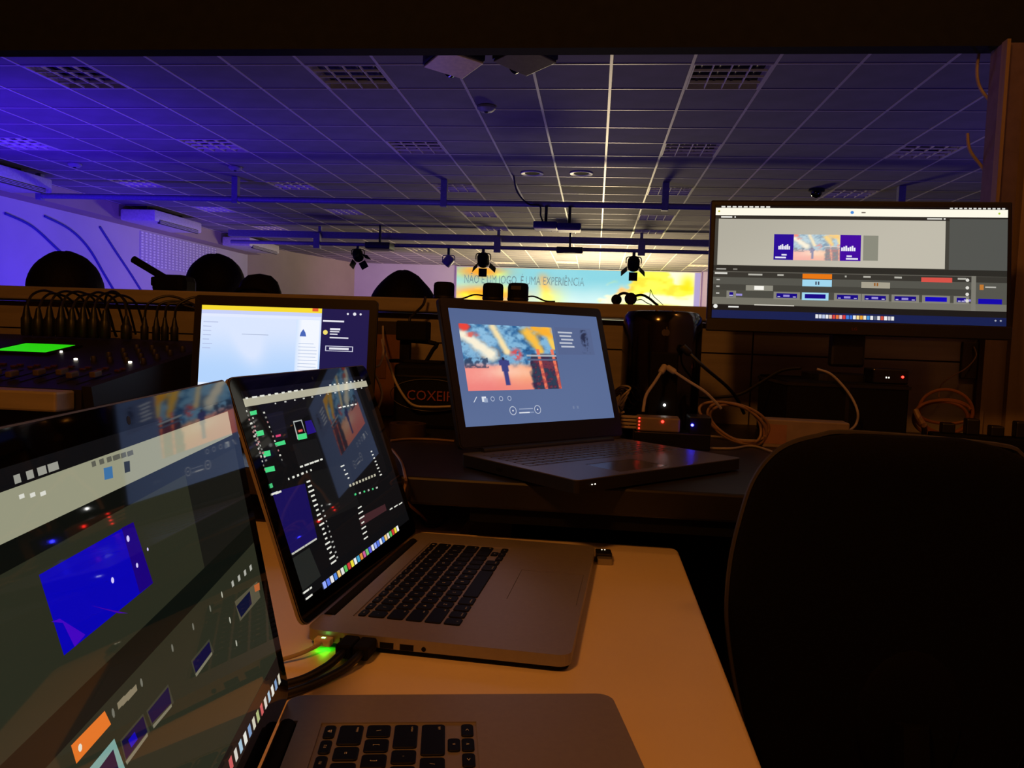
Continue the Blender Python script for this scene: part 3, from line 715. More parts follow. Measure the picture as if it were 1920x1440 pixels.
bits(p2, pm, c5(370,1085), c5(520,990), 8, .0055, .0013, (190,190,180), .3, 21); bits(p2, pm, c5(435,1305), c5(495,1262), 3, .005, .0013, WH, .3, 22); bits(p2, pm, c5(470,1360), c5(505,1340), 2, .005, .0013, WH, .3, 23)
bits(p2, pm, c5(640,255), c5(750,232), 5, .006, .0012, WH, .3, 24); bits(p2, pm, c5(925,830), c5(1005,785), 3, .009, .0011, WH, .3, 25); bits(p2, pm, c5(245,700), c5(270,690), 2, .003, .003, (70, 190, 120), .3, 26)
dock = [(150,170,250),(90,120,230),(230,230,235),(80,130,220),(240,200,120),(225,225,220),(90,190,90),(210,60,60),(235,220,60),(240,240,240),(70,160,200),(220,140,60),(200,90,150),(120,200,110),(90,90,220),(230,230,230)]
bits(p2, pm, c5(555,1262), c5(982,930), 26, .0034, .0034, dock, .05, 27)
p2.build('display', GLOSS, lid2, ST)

# ---- laptop 1 (foreground, media server interface)
t1, lid1, base1, dw, dh, ST, pm = silver_laptop('silver laptop showing a blue picture on an olive grey timeline, nearer the table end', -.184, .369, math.radians(101), math.radians(11.6))
p1 = Paint(dw, dh); p1.rect(0, 0, 1, 1, (40, 42, 30))
def q1(pts, col): p1.poly([pm(*q) for q in pts], col)
e3 = lambda x, y: (x/3.4286, 720+y/3.4286); e4 = lambda x, y: (x/3.4286, 1020+y/3.4286)
u_, v_ = (lambda a: pm(*a)), None
def band(a, b, c, d, col): q1([a, b, c, d], col)
# bands run the full width of the screen: take the height from the photo, extend to both edges
def hband(a, b, col):
    ya, yb = pm(*a)[1], pm(*b)[1]; p1.poly([(-dw/2, yb), (dw/2, yb), (dw/2, ya), (-dw/2, ya)], col)
ytop = dh/2
p1.rect(0, 0, 1, 1, (40, 42, 30))
m0, m1 = pm(257, 832)[1], pm(278, 890)[1]
def yband(y0, y1, col): p1.poly([(-dw/2, y1), (dw/2, y1), (dw/2, y0), (-dw/2, y0)], col)
yband(ytop, m0, (14, 14, 16)); yband(m0, m1, (148, 148, 124)); m2 = pm(283, 925)[1]; yband(m1, m2, (11, 13, 10))
m3, m4 = pm(290, 1155)[1], pm(330, 1175)[1]
yband(m3, m4, (12, 16, 12))
xr = pm(362, 960)[0]; xr2 = pm(372, 1040)[0]
p1.poly([(xr, m3), (dw/2, m3), (dw/2, m2), (xr, m2)], (22, 23, 19))
q1([(73,1078),(250,979),(287,1093),(120,1229)], (8, 4, 176))
q1([(228,990),(250,979),(287,1093),(262,1112)], (26, 2, 120)); q1([(96,1166),(112,1160),(160,1190),(140,1213),(118,1168)], (66, 6, 190)); q1([(170,1135),(200,1142),(240,1150),(222,1150)], (70, 6, 160))
for a, r in (((240,1010),.0016),((211,1088),.0014),((257,1060),.0012),((277,1030),.0009)): 
    x, y = pm(*a); p1.poly([(x+r*math.cos(k*.785), y+r*math.sin(k*.785)) for k in range(8)], (210, 200, 255))
# toolbar marks
bits(p1, pm, (20,902), (110,872), 4, .0035, .0016, (150,150,140), .4, 31); bits(p1, pm, (168,872), (250,848), 6, .003, .0012, (90,90,80), .4, 32)
q1([(194,878),(210,874),(212,896),(196,900)], (60, 110, 160)); q1([(232,866),(243,864),(244,884),(234,887)], (30, 32, 28)); bits(p1, pm, (30,932), (90,924), 3, .0016, .0008, (215,215,205), .4, 33)
pass
# timeline
q1([(133,1398),(196,1333),(208,1358),(143,1432)], (226, 116, 40)); x, y = pm(150,1402)
p1.poly([(x+.0015*math.cos(k*.785), y+.0015*math.sin(k*.785)) for k in range(8)], (230, 220, 200))
q1([(168,1440),(214,1385),(234,1440),(225,1470),(180,1470)], (120, 160, 152)); q1([(186,1440),(212,1405),(222,1440),(215,1470),(195,1470)], (20, 14, 50))
for pts in ([(228,1390),(268,1343),(276,1372),(236,1424)], [(277,1335),(315,1288),(321,1318),(285,1356)], [(361,1241),(392,1203),(396,1222),(367,1262)]):
    q1([(pts[0][0]-3, pts[0][1]-2), (pts[1][0], pts[1][1]-5), (pts[2][0]+5, pts[2][1]), (pts[3][0], pts[3][1]+8)], (58, 58, 46)); q1(pts, (18, 14, 52))
q1([(240,1388),(252,1372),(258,1386),(246,1402)], (20, 10, 170)); q1([(235,1428),(276,1374),(277,1380),(238,1434)], (120, 116, 96)); q1([(286,1360),(321,1320),(322,1325),(288,1366)], (120,116,96)); q1([(366,1264),(397,1222),(398,1227),(368,1269)], (120,116,96))
q1([(440,1128),(482,1090),(488,1120),(450,1165)], (84, 80, 62)); q1([(443,1137),(468,1108),(472,1132),(452,1158)], (12, 16, 44)); q1([(476,1098),(486,1092),(487,1106),(478,1110)], (180, 96, 50))
for a in ((416,1115),(394,1141),(362,1175),(323,1215),(265,1280),(212,1337),(431,1163),(443,1206)):
    x, y = pm(*a); r = .0014; p1.poly([(x+r*.8*math.cos(k*.785), y+r*1.5*math.sin(k*.785)) for k in range(8)], (176, 176, 160) if a[0] > 405 else (110, 110, 98))
bits(p1, pm, (430,1100), (475,1060), 4, .002, .0018, (170,170,160), .3, 35); bits(p1, pm, (222,1322), (252,1294), 3, .004, .0014, (130,120,96), .3, 36)
xl = pm(470, 1290)[0]
p1.rect(0, .925, 1, 1, (30, 22, 18)); bits(p1, pm, (428,1440), (532,1275), 13, .0028, .0034, [(200,90,90),(210,205,195),(160,190,210),(225,225,215),(120,150,190),(205,200,180),(170,180,120)], .1, 37)
p1.build('display', GLOSS, lid1, ST)

# ---------------- black laptops on the back desk
pc_m = mat('laptop_black', (20, 20, 24), .5); pc_key = mat('laptop_key', (92, 94, 106), .32, .4)
def black_laptop(label, hx, hy, yaw, tilt, disp_off, lidh, kb=True):
    W, D, th = .376, .25, .021; T0 = TR((hx, hy, DZ), yaw)
    t = thing('laptop', label, 'laptop', T0)
    out = rrect(W, D, .008, 0, -D/2); mb = MB().prism(out, .003, th-.0012)
    kw, kd, ky = .342, .108, -.032
    hole = [(-kw/2, ky-kd), (kw/2, ky-kd), (kw/2, ky), (-kw/2, ky)]; tpx = -.035; tpw, tph = .106, .068
    tp = [(tpx-tpw/2, -D+.014), (tpx+tpw/2, -D+.014), (tpx+tpw/2, -D+.014+tph), (tpx-tpw/2, -D+.014+tph)]
    base = mb.build('base', pc_m, t)
    V, Fs = plate_hole(out, [hole, tp], th-.0012, th); MB().add(V, Fs).build('deck', mat('laptop_deck', (116, 119, 136), .34, .5, vary=.04), base)
    for sx in (-1, 1):
        for yy in (-.02, -D+.02): MB().box((sx*.15-.02, yy-.004, 0), (sx*.15+.02, yy+.004, .0032)).build('rubber_foot', matte_black, t)
    MB().box((tpx-tpw/2+.0005, -D+.0145, th-.0012), (tpx+tpw/2-.0005, -D+.0135+tph, th-.0004)).build('trackpad', mat('pad', (120, 124, 138), .22, .7, vary=.03), base)
    MB().box((-kw/2+.0003, ky-kd+.0003, th-.0014), (kw/2-.0003, ky-.0003, th-.001)).build('keyboard_well', matte_black, base)
    nc, nr = 18, 6; pw, ph = kw/nc, kd/nr
    if kb:
        for r in range(nr):
            c = 0
            while c < nc:
                w_ = 1
                if r == 5 and c == 4: w_ = 5
                if (r, c) in ((4, 0), (3, 12), (4, 12)): w_ = 2
                put(key_mesh(w_*pw-.003, ph-.003, .0016, None, pc_key), 'key', base, Matrix.Translation((-kw/2+(c+w_/2)*pw, ky-(r+.5)*ph, th-.0012))); c += w_
    MB().tube([(-.15, -.004, th), (.15, -.004, th)], .007, 12, 0).build('hinge', pc_m, t, smooth=True)
    for k in range(2): MB().box((-W/2+.028+k*.006, -D-.0004, th-.009), (-W/2+.0295+k*.006, -D+.001, th-.0078)).build('indicator', led('white', (255, 250, 225), 6), base)
    MB().box((-W/2-.0003, -.10, .008), (-W/2+.004, -.086, .013)).build('port', matte_black, base)
    LT = lid_T(tilt, th); lid = MB().prism(rrect(W, lidh, .008, 0, lidh/2+.006), -.007, 0).build('lid', pc_m, t, LT)
    MB().prism(rrect(W-.004, lidh-.004, .007, 0, lidh/2+.006), 0, .0012).build('bezel', mat('bezel_black', (12, 12, 14), .45), lid)
    MB().lathe([(.002, .001), (.002, .0014)], 10, Matrix.Translation((0, lidh-.004, 0))).build('webcam', dark_metal, lid)
    dw, dh = .344, .194; S = Matrix.Translation((0, disp_off+dh/2, .00135)); return t, lid, dw, dh, S, base
def fire(a, b):
    n = fbm(a*14, b*12, 3); n2 = fbm(a*30, b*26, 8)
    c = mix((40, 96, 150), (138, 190, 224), sm(.28, .66, n)*(1-.3*b)); c = mix(c, (30, 44, 80), .35*sm(.58, .8, n2))
    c = mix(c, (150, 196, 230), .7*math.exp(-((a-.22)/.16)**2-((b-.30)/.2)**2))
    def plume(x0, y0, x1, y1, w0, w1):
        dx, dy = x1-x0, y1-y0; tt = max(0, min(1, ((a-x0)*dx+(b-y0)*dy)/(dx*dx+dy*dy))); d = math.hypot(a-x0-dx*tt, (b-y0-dy*tt)*.8)
        return 1-sm(.15, 1.25, d/(w0+(w1-w0)*tt)+.9*(n-.5))
    for args, col in (((.03,.16,.27,.46,.07,.10),(250,240,215)), ((.34,.02,.46,.42,.05,.05),(250,225,170)), ((.72,.10,.83,.40,.10,.05),(250,190,70)), ((.93,.03,.985,.33,.09,.04),(250,205,90)), ((.80,.03,.95,.10,.08,.08),(250,175,50))):
        k = plume(*args); c = mix(c, mix((244,140,56), col, sm(.25, .6, n2*.6+.5*k)), k)
    c = mix(c, (235, 70, 60), 1-sm(.02, .075, math.hypot(a-.05, (b-.035)*.8)+.05*(n-.5))); c = mix(c, (235, 90, 76), .8*(1-sm(.02, .08, math.hypot(a-.11, (b-.16)*1.5)+.08*(n2-.5))))
    fl_ = sm(.57, .66, b+.06*(n-.5)); c = mix(c, mix(mix((246, 150, 140), (250, 170, 130), sm(.2, .6, a)), (255, 214, 190), .7*math.exp(-((a-.45)/.22)**2-((b-.72)/.10)**2)+.3*(n-.5)), fl_)
    c = mix(c, (232, 110, 110), .5*fl_*sm(.75, 1, b))
    if .5 < b < .66 and .0 < a < .24: c = mix(c, (45, 60, 90), .8*sm(.35, .6, n2))
    c = mix(c, (235, 80, 80), .85*(1-sm(.03, .09, math.hypot(a-.55, (b-.45)*.7)))*sm(.35,.55,n2))
    rt_ = sm(.66, .70, a+.06*(n-.5))*sm(.42, .46, b-.25*sm(.72,.66,a)); c = mix(c, mix((46, 62, 84), (60, 40, 70), sm(.4, .6, n2)), rt_)
    if a > .66 and b > .36:
        for x in (.80, .965): c = mix(c, (240, 120, 90), 1-sm(.012, .022, abs(a-x-.05*(b-.5))))
        c = mix(c, (170, 180, 190), 1-sm(.01, .018, abs(b-.47))); c = mix(c, (90, 100, 130), 1-sm(.01, .018, abs(b-.53)))
    if a > .72 and b > .55: c = mix(c, (150, 60, 70), .6*sm(.5, .65, n2))
    px_ = .40+.03*(b-.5); wdt = .018+.012*(b < .72)
    if .53 < b < .93: c = mix(c, (60, 66, 130), 1-sm(wdt, wdt+.012, abs(a-px_)))
    c = mix(c, (40, 36, 60), 1-sm(.012, .02, math.hypot(a-px_, (b-.52)*.7)))
    if .55 < b < .62: c = mix(c, (60, 66, 130), 1-sm(.05, .06, abs(a-px_-.0)))
    return c
MATT = screenmat('matt_display', 1.0, .45, .3)
t3, lid3, dw, dh, ST, base3 = black_laptop('black laptop showing a presentation slide of fire and dancers, on the back desk', -.069, 1.2956, math.radians(46.7), math.radians(17), .040, .245)
p3 = Paint(dw, dh); p3.image(0, 0, 1, 1, lambda a, b: mix((78, 98, 142), (94, 112, 152), .5+.5*(b-.4)+.3*(vn(a*4, b*3)-.5)), 24, 16)
p3.image(.045, .13, .645, .705, fire, 110, 76)
p3.rect(.665, .125, .935, .385, (84, 100, 140))
for k in range(5): p3.rect(.685+.008*(k % 3), .165+k*.034, .79-.012*(k % 2), .181+k*.034, (186, 192, 206))
p3.image(.84, .14, .91, .37, lambda a, b: mix((84, 100, 140), (36, 44, 72), (1-sm(.2, .5, math.hypot(a-.5, (b-.35)*.9)))*sm(.3, .6, fbm(a*6, b*12, 4))+.5*sm(.55,.7,fbm(a*8,b*14,6))*(1-sm(.3,.5,abs(a-.5)))), 16, 26)
for k in range(5):
    u0 = .065+k*.052
    if k == 0: p3.poly([p3.uv(u0, .80), p3.uv(u0+.005, .80), p3.uv(u0+.026, .755), p3.uv(u0+.021, .755)], (220, 226, 236))
    elif k == 1: p3.rect(u0, .755, u0+.026, .80, (220, 226, 236)); p3.rect(u0+.012, .77, u0+.034, .805, (150, 165, 195))
    else:
        p3.disc(u0+.012, .777, .0042, (176, 186, 208)); p3.disc(u0+.012, .777, .003, (82, 100, 144))
for u0 in (.295, .455): p3.disc(u0, .885, .0075, (190, 198, 214), 20); p3.disc(u0, .885, .0062, (84, 102, 145), 20); p3.disc(u0, .885, .0015, (225, 228, 236))
p3.rect(.335, .87, .425, .878, (150, 162, 190)); p3.rect(.332, .902, .40, .912, (225, 228, 236)); p3.rect(.40, .902, .428, .912, (130, 145, 178))
for u0 in (.70, .73): p3.rect(u0, .87, u0+.012, .895, (110, 126, 160))
p3.build('display', MATT, lid3, ST)
t4, lid4, dw, dh, ST, base4 = black_laptop('black laptop showing a pale blue media player window, between the mixing console and the shelf', -.615, 1.458, math.radians(.5), math.radians(5.2), .030, .238)
p4 = Paint(dw, dh); p4.rect(0, 0, 1, 1, (28, 24, 74))
p4.image(0, 0, .722, .845, lambda a, b: mix((214, 226, 250), (176, 208, 248), sm(.2, .85, b)-.9*math.exp(-((a-.42-.18*(b-.5))/.10)**2-((b-.5)/.22)**2)), 40, 30)
p4.rect(0, 0, .722, .047, (242, 214, 50)); p4.rect(.665, .0, .70, .03, (220, 90, 50)); p4.rect(0, .047, .722, .085, (196, 206, 244)); p4.rect(0, .085, .722, .115, (222, 230, 250))
p4.image(.575, .12, .712, .80, lambda a, b: mix((206, 224, 250), (238, 242, 252), sm(0, .2, a)), 4, 4)
for k in range(11): p4.rect(.592, .36+k*.034, .68+.03*h2(k, 2), .366+k*.034, (176, 192, 220))
for k, w_ in enumerate((.09, .05, .05, .05, .04, .06, .05)): p4.rect(.014, .17+k*.045, .014+w_, .176+k*.045, (166, 176, 214))
p4.poly([p4.uv(.597, .29), p4.uv(.636, .29), p4.uv(.63, .25), p4.uv(.617, .215), p4.uv(.603, .25)], (70, 100, 180)); p4.rect(.25, .285, .41, .292, (170, 182, 210))
p4.rect(0, .80, .722, .845, (226, 236, 254)); p4.disc(.352, .815, .006, (50, 76, 150), 16); p4.disc(.352, .815, .0035, (190, 210, 250), 12)
bx = [(.05,.14),(.21,.28),(.30,.335),(.37,.40),(.42,.44),(.46,.49)]
for a, b in bx: p4.rect(a, .811, b, .819, (150, 170, 216))
for a, b, c, d in ((.73,.115,.855,.132),(.775,.195,.835,.215),(.775,.225,.83,.236),(.775,.25,.82,.262),(.775,.285,.885,.298)): p4.rect(a, b, c, d, (225, 224, 235))
p4.disc(.748, .24, .0048, (236, 216, 110), 16); p4.rect(.752, .375, .915, .43, (200, 200, 220)); p4.rect(.757, .382, .91, .423, (34, 30, 80)); p4.rect(.775, .392, .89, .413, (222, 222, 232))
for u0 in (.875, .915, .95): p4.disc(u0, .045, .0022 if u0 != .915 else .0034, (226, 226, 236), 8)
p4.rect(0, .845, .722, .85, (240, 236, 190)); p4.rect(0, .85, 1, .90, (34, 30, 92)); p4.rect(.04, .875, .10, .89, (180, 180, 205)); p4.rect(.04, .935, .095, .955, (225, 225, 235)); p4.rect(.01, .93, .03, .975, (150, 120, 120)); p4.rect(.22, .868, .28, .885, (220, 220, 232))
p4.build('display', screenmat('bright_display', 1.05, .4, .3), lid4, ST)

# ---------------- wide monitor
DW, DH = .585, .247
k5 = DW/.55; mc = CAM+Vector((.51, 1.603, .165))*k5; YM = math.radians(-3.2); TM = math.radians(7.3)
RISE = P(1600, 718, y=1.64).z-DZ
T5 = TR((mc.x, mc.y+.02, DZ+RISE), YM)
t5 = thing('wide_monitor', 'ultra-wide black monitor on a stand showing a media timeline, by the window post', 'monitor', T5)
hz5 = mc.z-DZ-RISE
PT = Matrix.Translation((0, -.02, hz5)) @ lid_T(TM, 0)
pan = MB().box((-.303, -.150, -.022), (.303, .137, -.002), bev=.004).build('panel', black_plastic, t5, PT)
MB().box((-.303, -.151, -.010), (.303, -.1245, .0012), bev=.0012).build('lower_bezel', black_plastic, pan)
MB().box((-.2945, -.125, -.003), (.2945, .125, 0)).build('screen_glass', mat('panel_black', (8, 8, 9), .3), pan)
vs, fs = text_geo('LG', .0085, 1.1); lg5 = MB().add([(a-.006, b-.1415, .0014) for a, b in vs], fs).build('brand_mark', mat('logo_red', (120, 40, 40), .5), pan); lg5['label'] = 'dim letters on the lower bezel'
p5 = Paint(DW, DH); p5.rect(0, 0, 1, 1, (64, 63, 57))
p5.rect(0, 0, 1, .02, (14, 13, 14)); p5.rect(0, .02, 1, .086, (255, 250, 232)); p5.rect(0, .086, 1, .118, (44, 42, 38))
p5.image(.012, .118, .797, .53, lambda a, b: mix((176, 172, 158), (192, 187, 172), sm(0, 1, a+.4*b)), 8, 6); p5.rect(.81, .10, 1, .535, (82, 84, 80)); p5.rect(0, .535, 1, .585, (42, 42, 38))
p5.rect(.212, .25, .281, .476, (38, 10, 150)); p5.rect(.443, .25, .514, .476, (66, 8, 160)); p5.rect(.522, .252, .573, .47, (138, 138, 124))
def fire2(a, b): return mix(fire(a, b), (255, 246, 225), .45)
p5.image(.281, .25, .443, .476, fire2, 40, 26)
def logo(u0, u1, v0):
    for k in range(7): p5.rect(u0+(u1-u0)*k/7, v0-.008*(k % 3), u0+(u1-u0)*(k+.8)/7, v0+.03, (240, 238, 250))
logo(.228, .27, .355); logo(.447, .497, .36)
for a, b, c, d in ((.24,.425,.258,.438),(.218,.448,.256,.462),(.466,.428,.484,.441),(.464,.45,.505,.464)): p5.rect(a, b, c, d, (232, 230, 246))
R5 = random.Random(5)
for k in range(9): p5.rect(.02+k*.02, .004, .034+k*.02, .016, (235, 235, 228))
for k in range(12): p5.rect(.81+k*.0155, .005, .82+k*.0155, .016, (225, 225, 220))
p5.disc(.481, .053, .0035, (70, 140, 220), 12); p5.rect(.513, .048, .527, .058, (120, 110, 100)); p5.disc(.012, .052, .0022, (190, 190, 60)); p5.disc(.972, .052, .0022, (170, 200, 60))
p5.rect(.02, .096, .06, .109, (240, 238, 230)); p5.rect(.068, .096, .073, .109, (230, 228, 220)); p5.rect(.735, .096, .785, .109, (200, 198, 190)); p5.rect(.79, .096, .796, .109, (225, 222, 215))
# timeline rows
p5.rect(0, .585, .885, .592, (96, 94, 86)); p5.rect(0, .592, 1, .638, (54, 53, 48)); p5.rect(0, .638, .885, .70, (84, 84, 77)); p5.rect(0, .70, .885, .752, (66, 66, 60)); p5.rect(0, .752, .885, .815, (74, 74, 67)); p5.rect(0, .815, .885, .878, (116, 114, 103))
p5.rect(.885, .585, .90, .90, (124, 122, 112)); p5.rect(.90, .638, 1, .82, (84, 84, 77)); p5.rect(.90, .82, 1, .90, (116, 114, 103))
p5.rect(.316, .594, .418, .636, (232, 120, 22)); p5.rect(.72, .604, .822, .644, (214, 82, 72)); p5.rect(.316, .645, .418, .703, (160, 214, 238)); p5.rect(.519, .655, .616, .706, (166, 160, 142))
for a in (.361, .370, .562, .571): p5.rect(a, .66, a+.005, .688, (60, 70, 90) if a < .5 else (150, 90, 30))
p5.rect(.118, .705, .214, .752, (140, 138, 126)); p5.rect(.148, .71, .182, .745, (246, 244, 236))
for k, a in enumerate((.022, .217, .316, .427, .521, .622, .724, .828)):
    b = a+(.092 if a < .8 else .05) - (.03 if k == 0 else 0)
    p5.rect(a if k else .05, .757, b, .823, (160, 214, 238) if k == 2 else (132, 130, 119)); i0 = (a if k else .05)+.010
    p5.rect(i0, .77, b-.010, .808, (18, 6, 132) if k != 6 else (12, 4, 190))
    if k not in (2, 6):
        p5.rect(i0+.024, .782, i0+.046, .80, (150, 140, 210)); p5.rect(i0+.004, .795, i0+.013, .803, (190, 186, 220)); p5.rect(b-.024, .795, b-.014, .803, (190, 186, 220))
p5.rect(.908, .775, .985, .818, (16, 6, 170)); p5.rect(.912, .655, .925, .70, (190, 120, 50)); p5.rect(.93, .67, .965, .682, (180, 178, 170))
for v0 in (.60, .665, .72, .775): p5.disc(.872, v0+.02, .0035, (222, 220, 212), 10)
for a, b in ((.125,.175),(.228,.25),(.525,.55),(.63,.655),(.462,.468),(.84,.868)): p5.rect(a, .603, b, .618, (178, 176, 166))
p5.rect(.005, .596, .05, .612, (220, 218, 210)); p5.rect(.01, .56, .045, .572, (160, 158, 150)); p5.rect(.07, .56, .085, .572, (130, 128, 120))
for v0 in (.655, .715, .775): p5.rect(.012, v0, .024, v0+.012, (190, 188, 180))
p5.rect(0, .878, 1, .93, (26, 25, 24)); p5.rect(.15, .872, .29, .88, (216, 212, 200)); p5.disc(.012, .897, .0045, (235, 235, 230), 14); p5.rect(.058, .892, .095, .905, (225, 225, 220))
p5.rect(0, .93, 1, 1, (20, 32, 78))
dk = [(230,232,240),(214,218,230),(190,200,230),(235,235,235),(225,190,170),(220,70,60),(230,120,60),(235,190,190),(220,60,60),(70,130,220),(60,110,210),(230,235,240),(245,220,150),(230,160,50),(240,230,200),(70,150,220),(235,235,235),(90,100,120),(230,230,230),(205,80,60),(240,240,240),(190,190,200),(235,235,235)]
for k, c in enumerate(dk): p5.rect(.365+k*.0117, .945, .3745+k*.0117, .978, c)
for a in (.965, .982): p5.disc(a, .955, .002, (160, 165, 180), 8)
p5.build('display', screenmat('monitor_display', 1.0, .35, .3), pan, Matrix.Translation((0, 0, .00025)))
MB().box((-.035, .0, .03), (.035, .03, hz5-.02), bev=.006).build('stand_neck', black_plastic, t5)
MB().prism(rrect(.13, .15, .03, -.01, .045), 0, .014).build('stand_foot', black_plastic, t5)
MB().box((-.05, -.012, hz5-.06), (.05, .012, hz5+.04), bev=.004).build('stand_bracket', black_plastic, t5)

# ---------------- mixing console
MXR = -.876; MYF, MYB = 1.235, 1.68
zf, zr = DZ+.085, DZ+.152
t = thing('mixing_console', 'dark mixing console with a glowing green display and a wooden armrest', 'mixing console', Matrix.Translation((-1.5, MYF, DZ)))
O = Vector((-1.5, MYF, DZ)); MXL = -2.2
def sid(y): return zf+(zr-zf)*(y-MYF)/(MYB-MYF)
side = [(MYF+.0, DZ+.012), (MYB+.1, DZ+.012), (MYB+.1, zr+.012), (MYB, zr), (MYF, zf)]
mb = MB()
def prof_x(mb, pr, x0, x1):
    n = len(pr); vs = [(x0-O.x, y-O.y, z-O.z) for y, z in pr]+[(x1-O.x, y-O.y, z-O.z) for y, z in pr]
    mb.add(vs, [tuple(range(n)), tuple(range(2*n-1, n-1, -1))]+[(i, n+i, n+(i+1) % n, (i+1) % n) for i in range(n)])
prof_x(mb, side, MXL, MXR); body = mb.build('console_body', mat('console_shell', (24, 23, 34), .5), t)
mb = MB(); prof_x(mb, [(MYF+.02, DZ+.004), (MYB+.11, DZ+.004), (MYB+.11, zr+.018), (MYB, zr+.006), (MYF, zf+.006)], MXR, MXR+.018); mb.build('side_panel', mat('console_side', (13, 14, 18), .7), t)
arm_z = P(60, 728, y=MYF).z
MB().box((MXL-O.x, -.05, arm_z-.034-DZ), (P(112, 740, y=MYF-.04).x-O.x, -.001, arm_z-DZ), bev=.004).build('armrest', wood_tan, t)
for x in (MXL+.1, MXR-.1):
    for y in (.05, .45): MB().lathe([(.016, 0), (.016, .013)], 12, Matrix.Translation((x-O.x, y, 0))).build('foot', matte_black, t)
sl_n = Vector((0, -(zr-zf), (MYB-MYF))).normalized(); sl_ang = math.atan2(zr-zf, MYB-MYF)
def onslope(u, v):
    p0 = Vector((0, MYF, zf)); d = ray(u, v); k = (p0-CAM).dot(sl_n)/d.dot(sl_n); return CAM+d*k
sa = [onslope(45, 645), onslope(127, 651), onslope(90, 668), onslope(5, 662)]
ctr = sum(sa, Vector())/4; S = TR(ctr-O, 0, sl_ang)
hw_ = .5*((sa[1]-sa[0]).length+(sa[2]-sa[3]).length)/2; hd_ = .5*((sa[3]-sa[0]).length+(sa[2]-sa[1]).length)/2*.8
MB().box((-hw_-.012, -hd_-.010, 0), (hw_+.012, hd_+.010, .005), S, .002).build('display_bezel', matte_black, t)
MB().box((-hw_, -hd_, .004), (hw_, hd_, .0056), S).build('display', led('green_screen', (40, 205, 10), 1.0), t)
kn = MB().lathe([(.006, 0), (.0055, .010), (.004, .012)], 12).mesh('knob', mat('knob_grey', (34, 32, 34), .5), True)
bt = MB().box((-.005, -.004, 0), (.005, .004, .004), bev=.0008).mesh('button', mat('button_red', (70, 40, 40), .5))
btl = MB().box((-.003, -.002, 0), (.003, .002, .0035)).mesh('lit_button', led('warm_button', (255, 245, 225), 3))
fd = MB().box((-.006, -.011, .003), (.006, .011, .014), bev=.002).mesh('fader', mat('fader_cap', (84, 74, 68), .5))
fs_ = MB().box((-.001, -.05, 0), (.001, .05, .0007)).mesh('fader_slot', matte_black)
def slope_T(x, y): return TR((x-O.x, y-O.y, sid(y)-O.z+.0003), 0, sl_ang)
xs_ = [MXR-.035-k*.036 for k in range(14)]
for k, x in enumerate(xs_):
    put(fs_, 'fader_slot', t, slope_T(x, MYF+.085)); put(fd, 'fader', t, slope_T(x, MYF+.06+.05*h2(k, 3)))
    put(bt, 'button', t, slope_T(x, MYF+.155)); put(bt, 'button', t, slope_T(x, MYF+.172))
    if k < 4:
        for q in range(4): put(kn, 'knob', t, slope_T(x, MYF+.24+q*.05))
for u, v in ((114, 661), (126, 656), (142, 675), (244, 681)): 
    q = onslope(u, v); put(btl, 'lit_button', t, slope_T(q.x, q.y))
vs, fs = [], []
# connectors and their leads at the rear of the console
xlr_m = mat('xlr_shell', (30, 34, 34), .4, .3); zr2 = zr+.012
xl_px = [(50,0),(72,0),(93,1),(115,0),(135,0),(156,1),(176,0),(197,0),(237,2),(271,3),(293,3),(309,3),(327,3)]
for k, (u, md_) in enumerate(xl_px):
    base_p = P(u, 636, y=MYB+.055); x = base_p.x; r0 = Vector((x, MYB+.055, zr2-.001))
    t_ = thing('xlr_lead', 'black plug and lead in the rear of the mixing console, %s from the media laptop' % ORD[len(xl_px)-1-k], 'cable', Matrix.Translation(r0), 'plugs at the rear of the console')
    L = .070-.006*(k % 3 == 1) if md_ < 2 else .052
    Q = .72 if md_ == 3 else 1
    MB().lathe([(a_*Q, b_) for a_, b_ in ((.0105, 0), (.0125, .004), (.0125, L*.6), (.0095, L*.68), (.0055, L), (.004, L+.004))], 12).build('plug', xlr_m, t_, smooth=True)
    if md_ == 3: pts = [(0,0,L), (.01,.0,L+.035), (.05,.02,L+.055-.012*(k%3)), (.10,.05,L+.035-.012*(k%3)), (.15,.08,L-.005)]
    elif md_ == 2: pts = [(0,0,L), (-.012,.01,L+.04), (-.05,.03,L+.062), (-.09,.06,L+.055), (-.12,.10,L+.02), (-.13,.16,L-.05)]
    else: pts = [(0,0,L), (.004,.015,L+.03), (.004+.01*(h2(k,1)-.5),.06,L+.042), (.006,.12,L+.02), (.0,.17,L-.06)]
    MB().tube(pts, .0030, 7).build('lead', cable_black, t_, smooth=True)

# ---------------- things on the ledge
for k, (u, v, lab) in enumerate(((833, 529, 'black round-topped canister on the ledge at the edge of the projected picture'), (925, 531, 'black round-topped canister on the ledge with a lead at its foot, below the lettering'), (972, 531, 'black round-topped canister on the ledge with a grey label strip'))):
    y = WY+.03; p = P(u, v, y=y); h = p.z-LEDGE; r = .0275
    t = thing('canister', lab, 'canister', Matrix.Translation((p.x, y, LEDGE)), 'black canisters on the ledge')
    MB().lathe([(r*.96, 0), (r, .004), (r, h*.78), (r*.93, h*.94), (r*.7, h)], 24).build('body', matte_black, t, smooth=True)
    MB().lathe([(r+.0008, h*.10), (r+.0008, h*.2)], 24, cap=False).build('base_ring', black_plastic, t)
    if k == 2: MB().box((-.016, -r-.0006, h*.62), (.010, -r+.01, h*.82)).build('label_strip', mat('grey_strip', (66, 60, 56), .6), t)
    if k: 
        s = -1 if k == 1 else 1
        MB().tube([(s*.02, -.018, .012), (s*.045, -.03, .014), (s*.075, -.035, .003), (s*.10, -.03, .0025)], .0022, 6).build('lead', cable_black, t)
y = WY+.03; c = P(1172, 568, y=y); r = .021
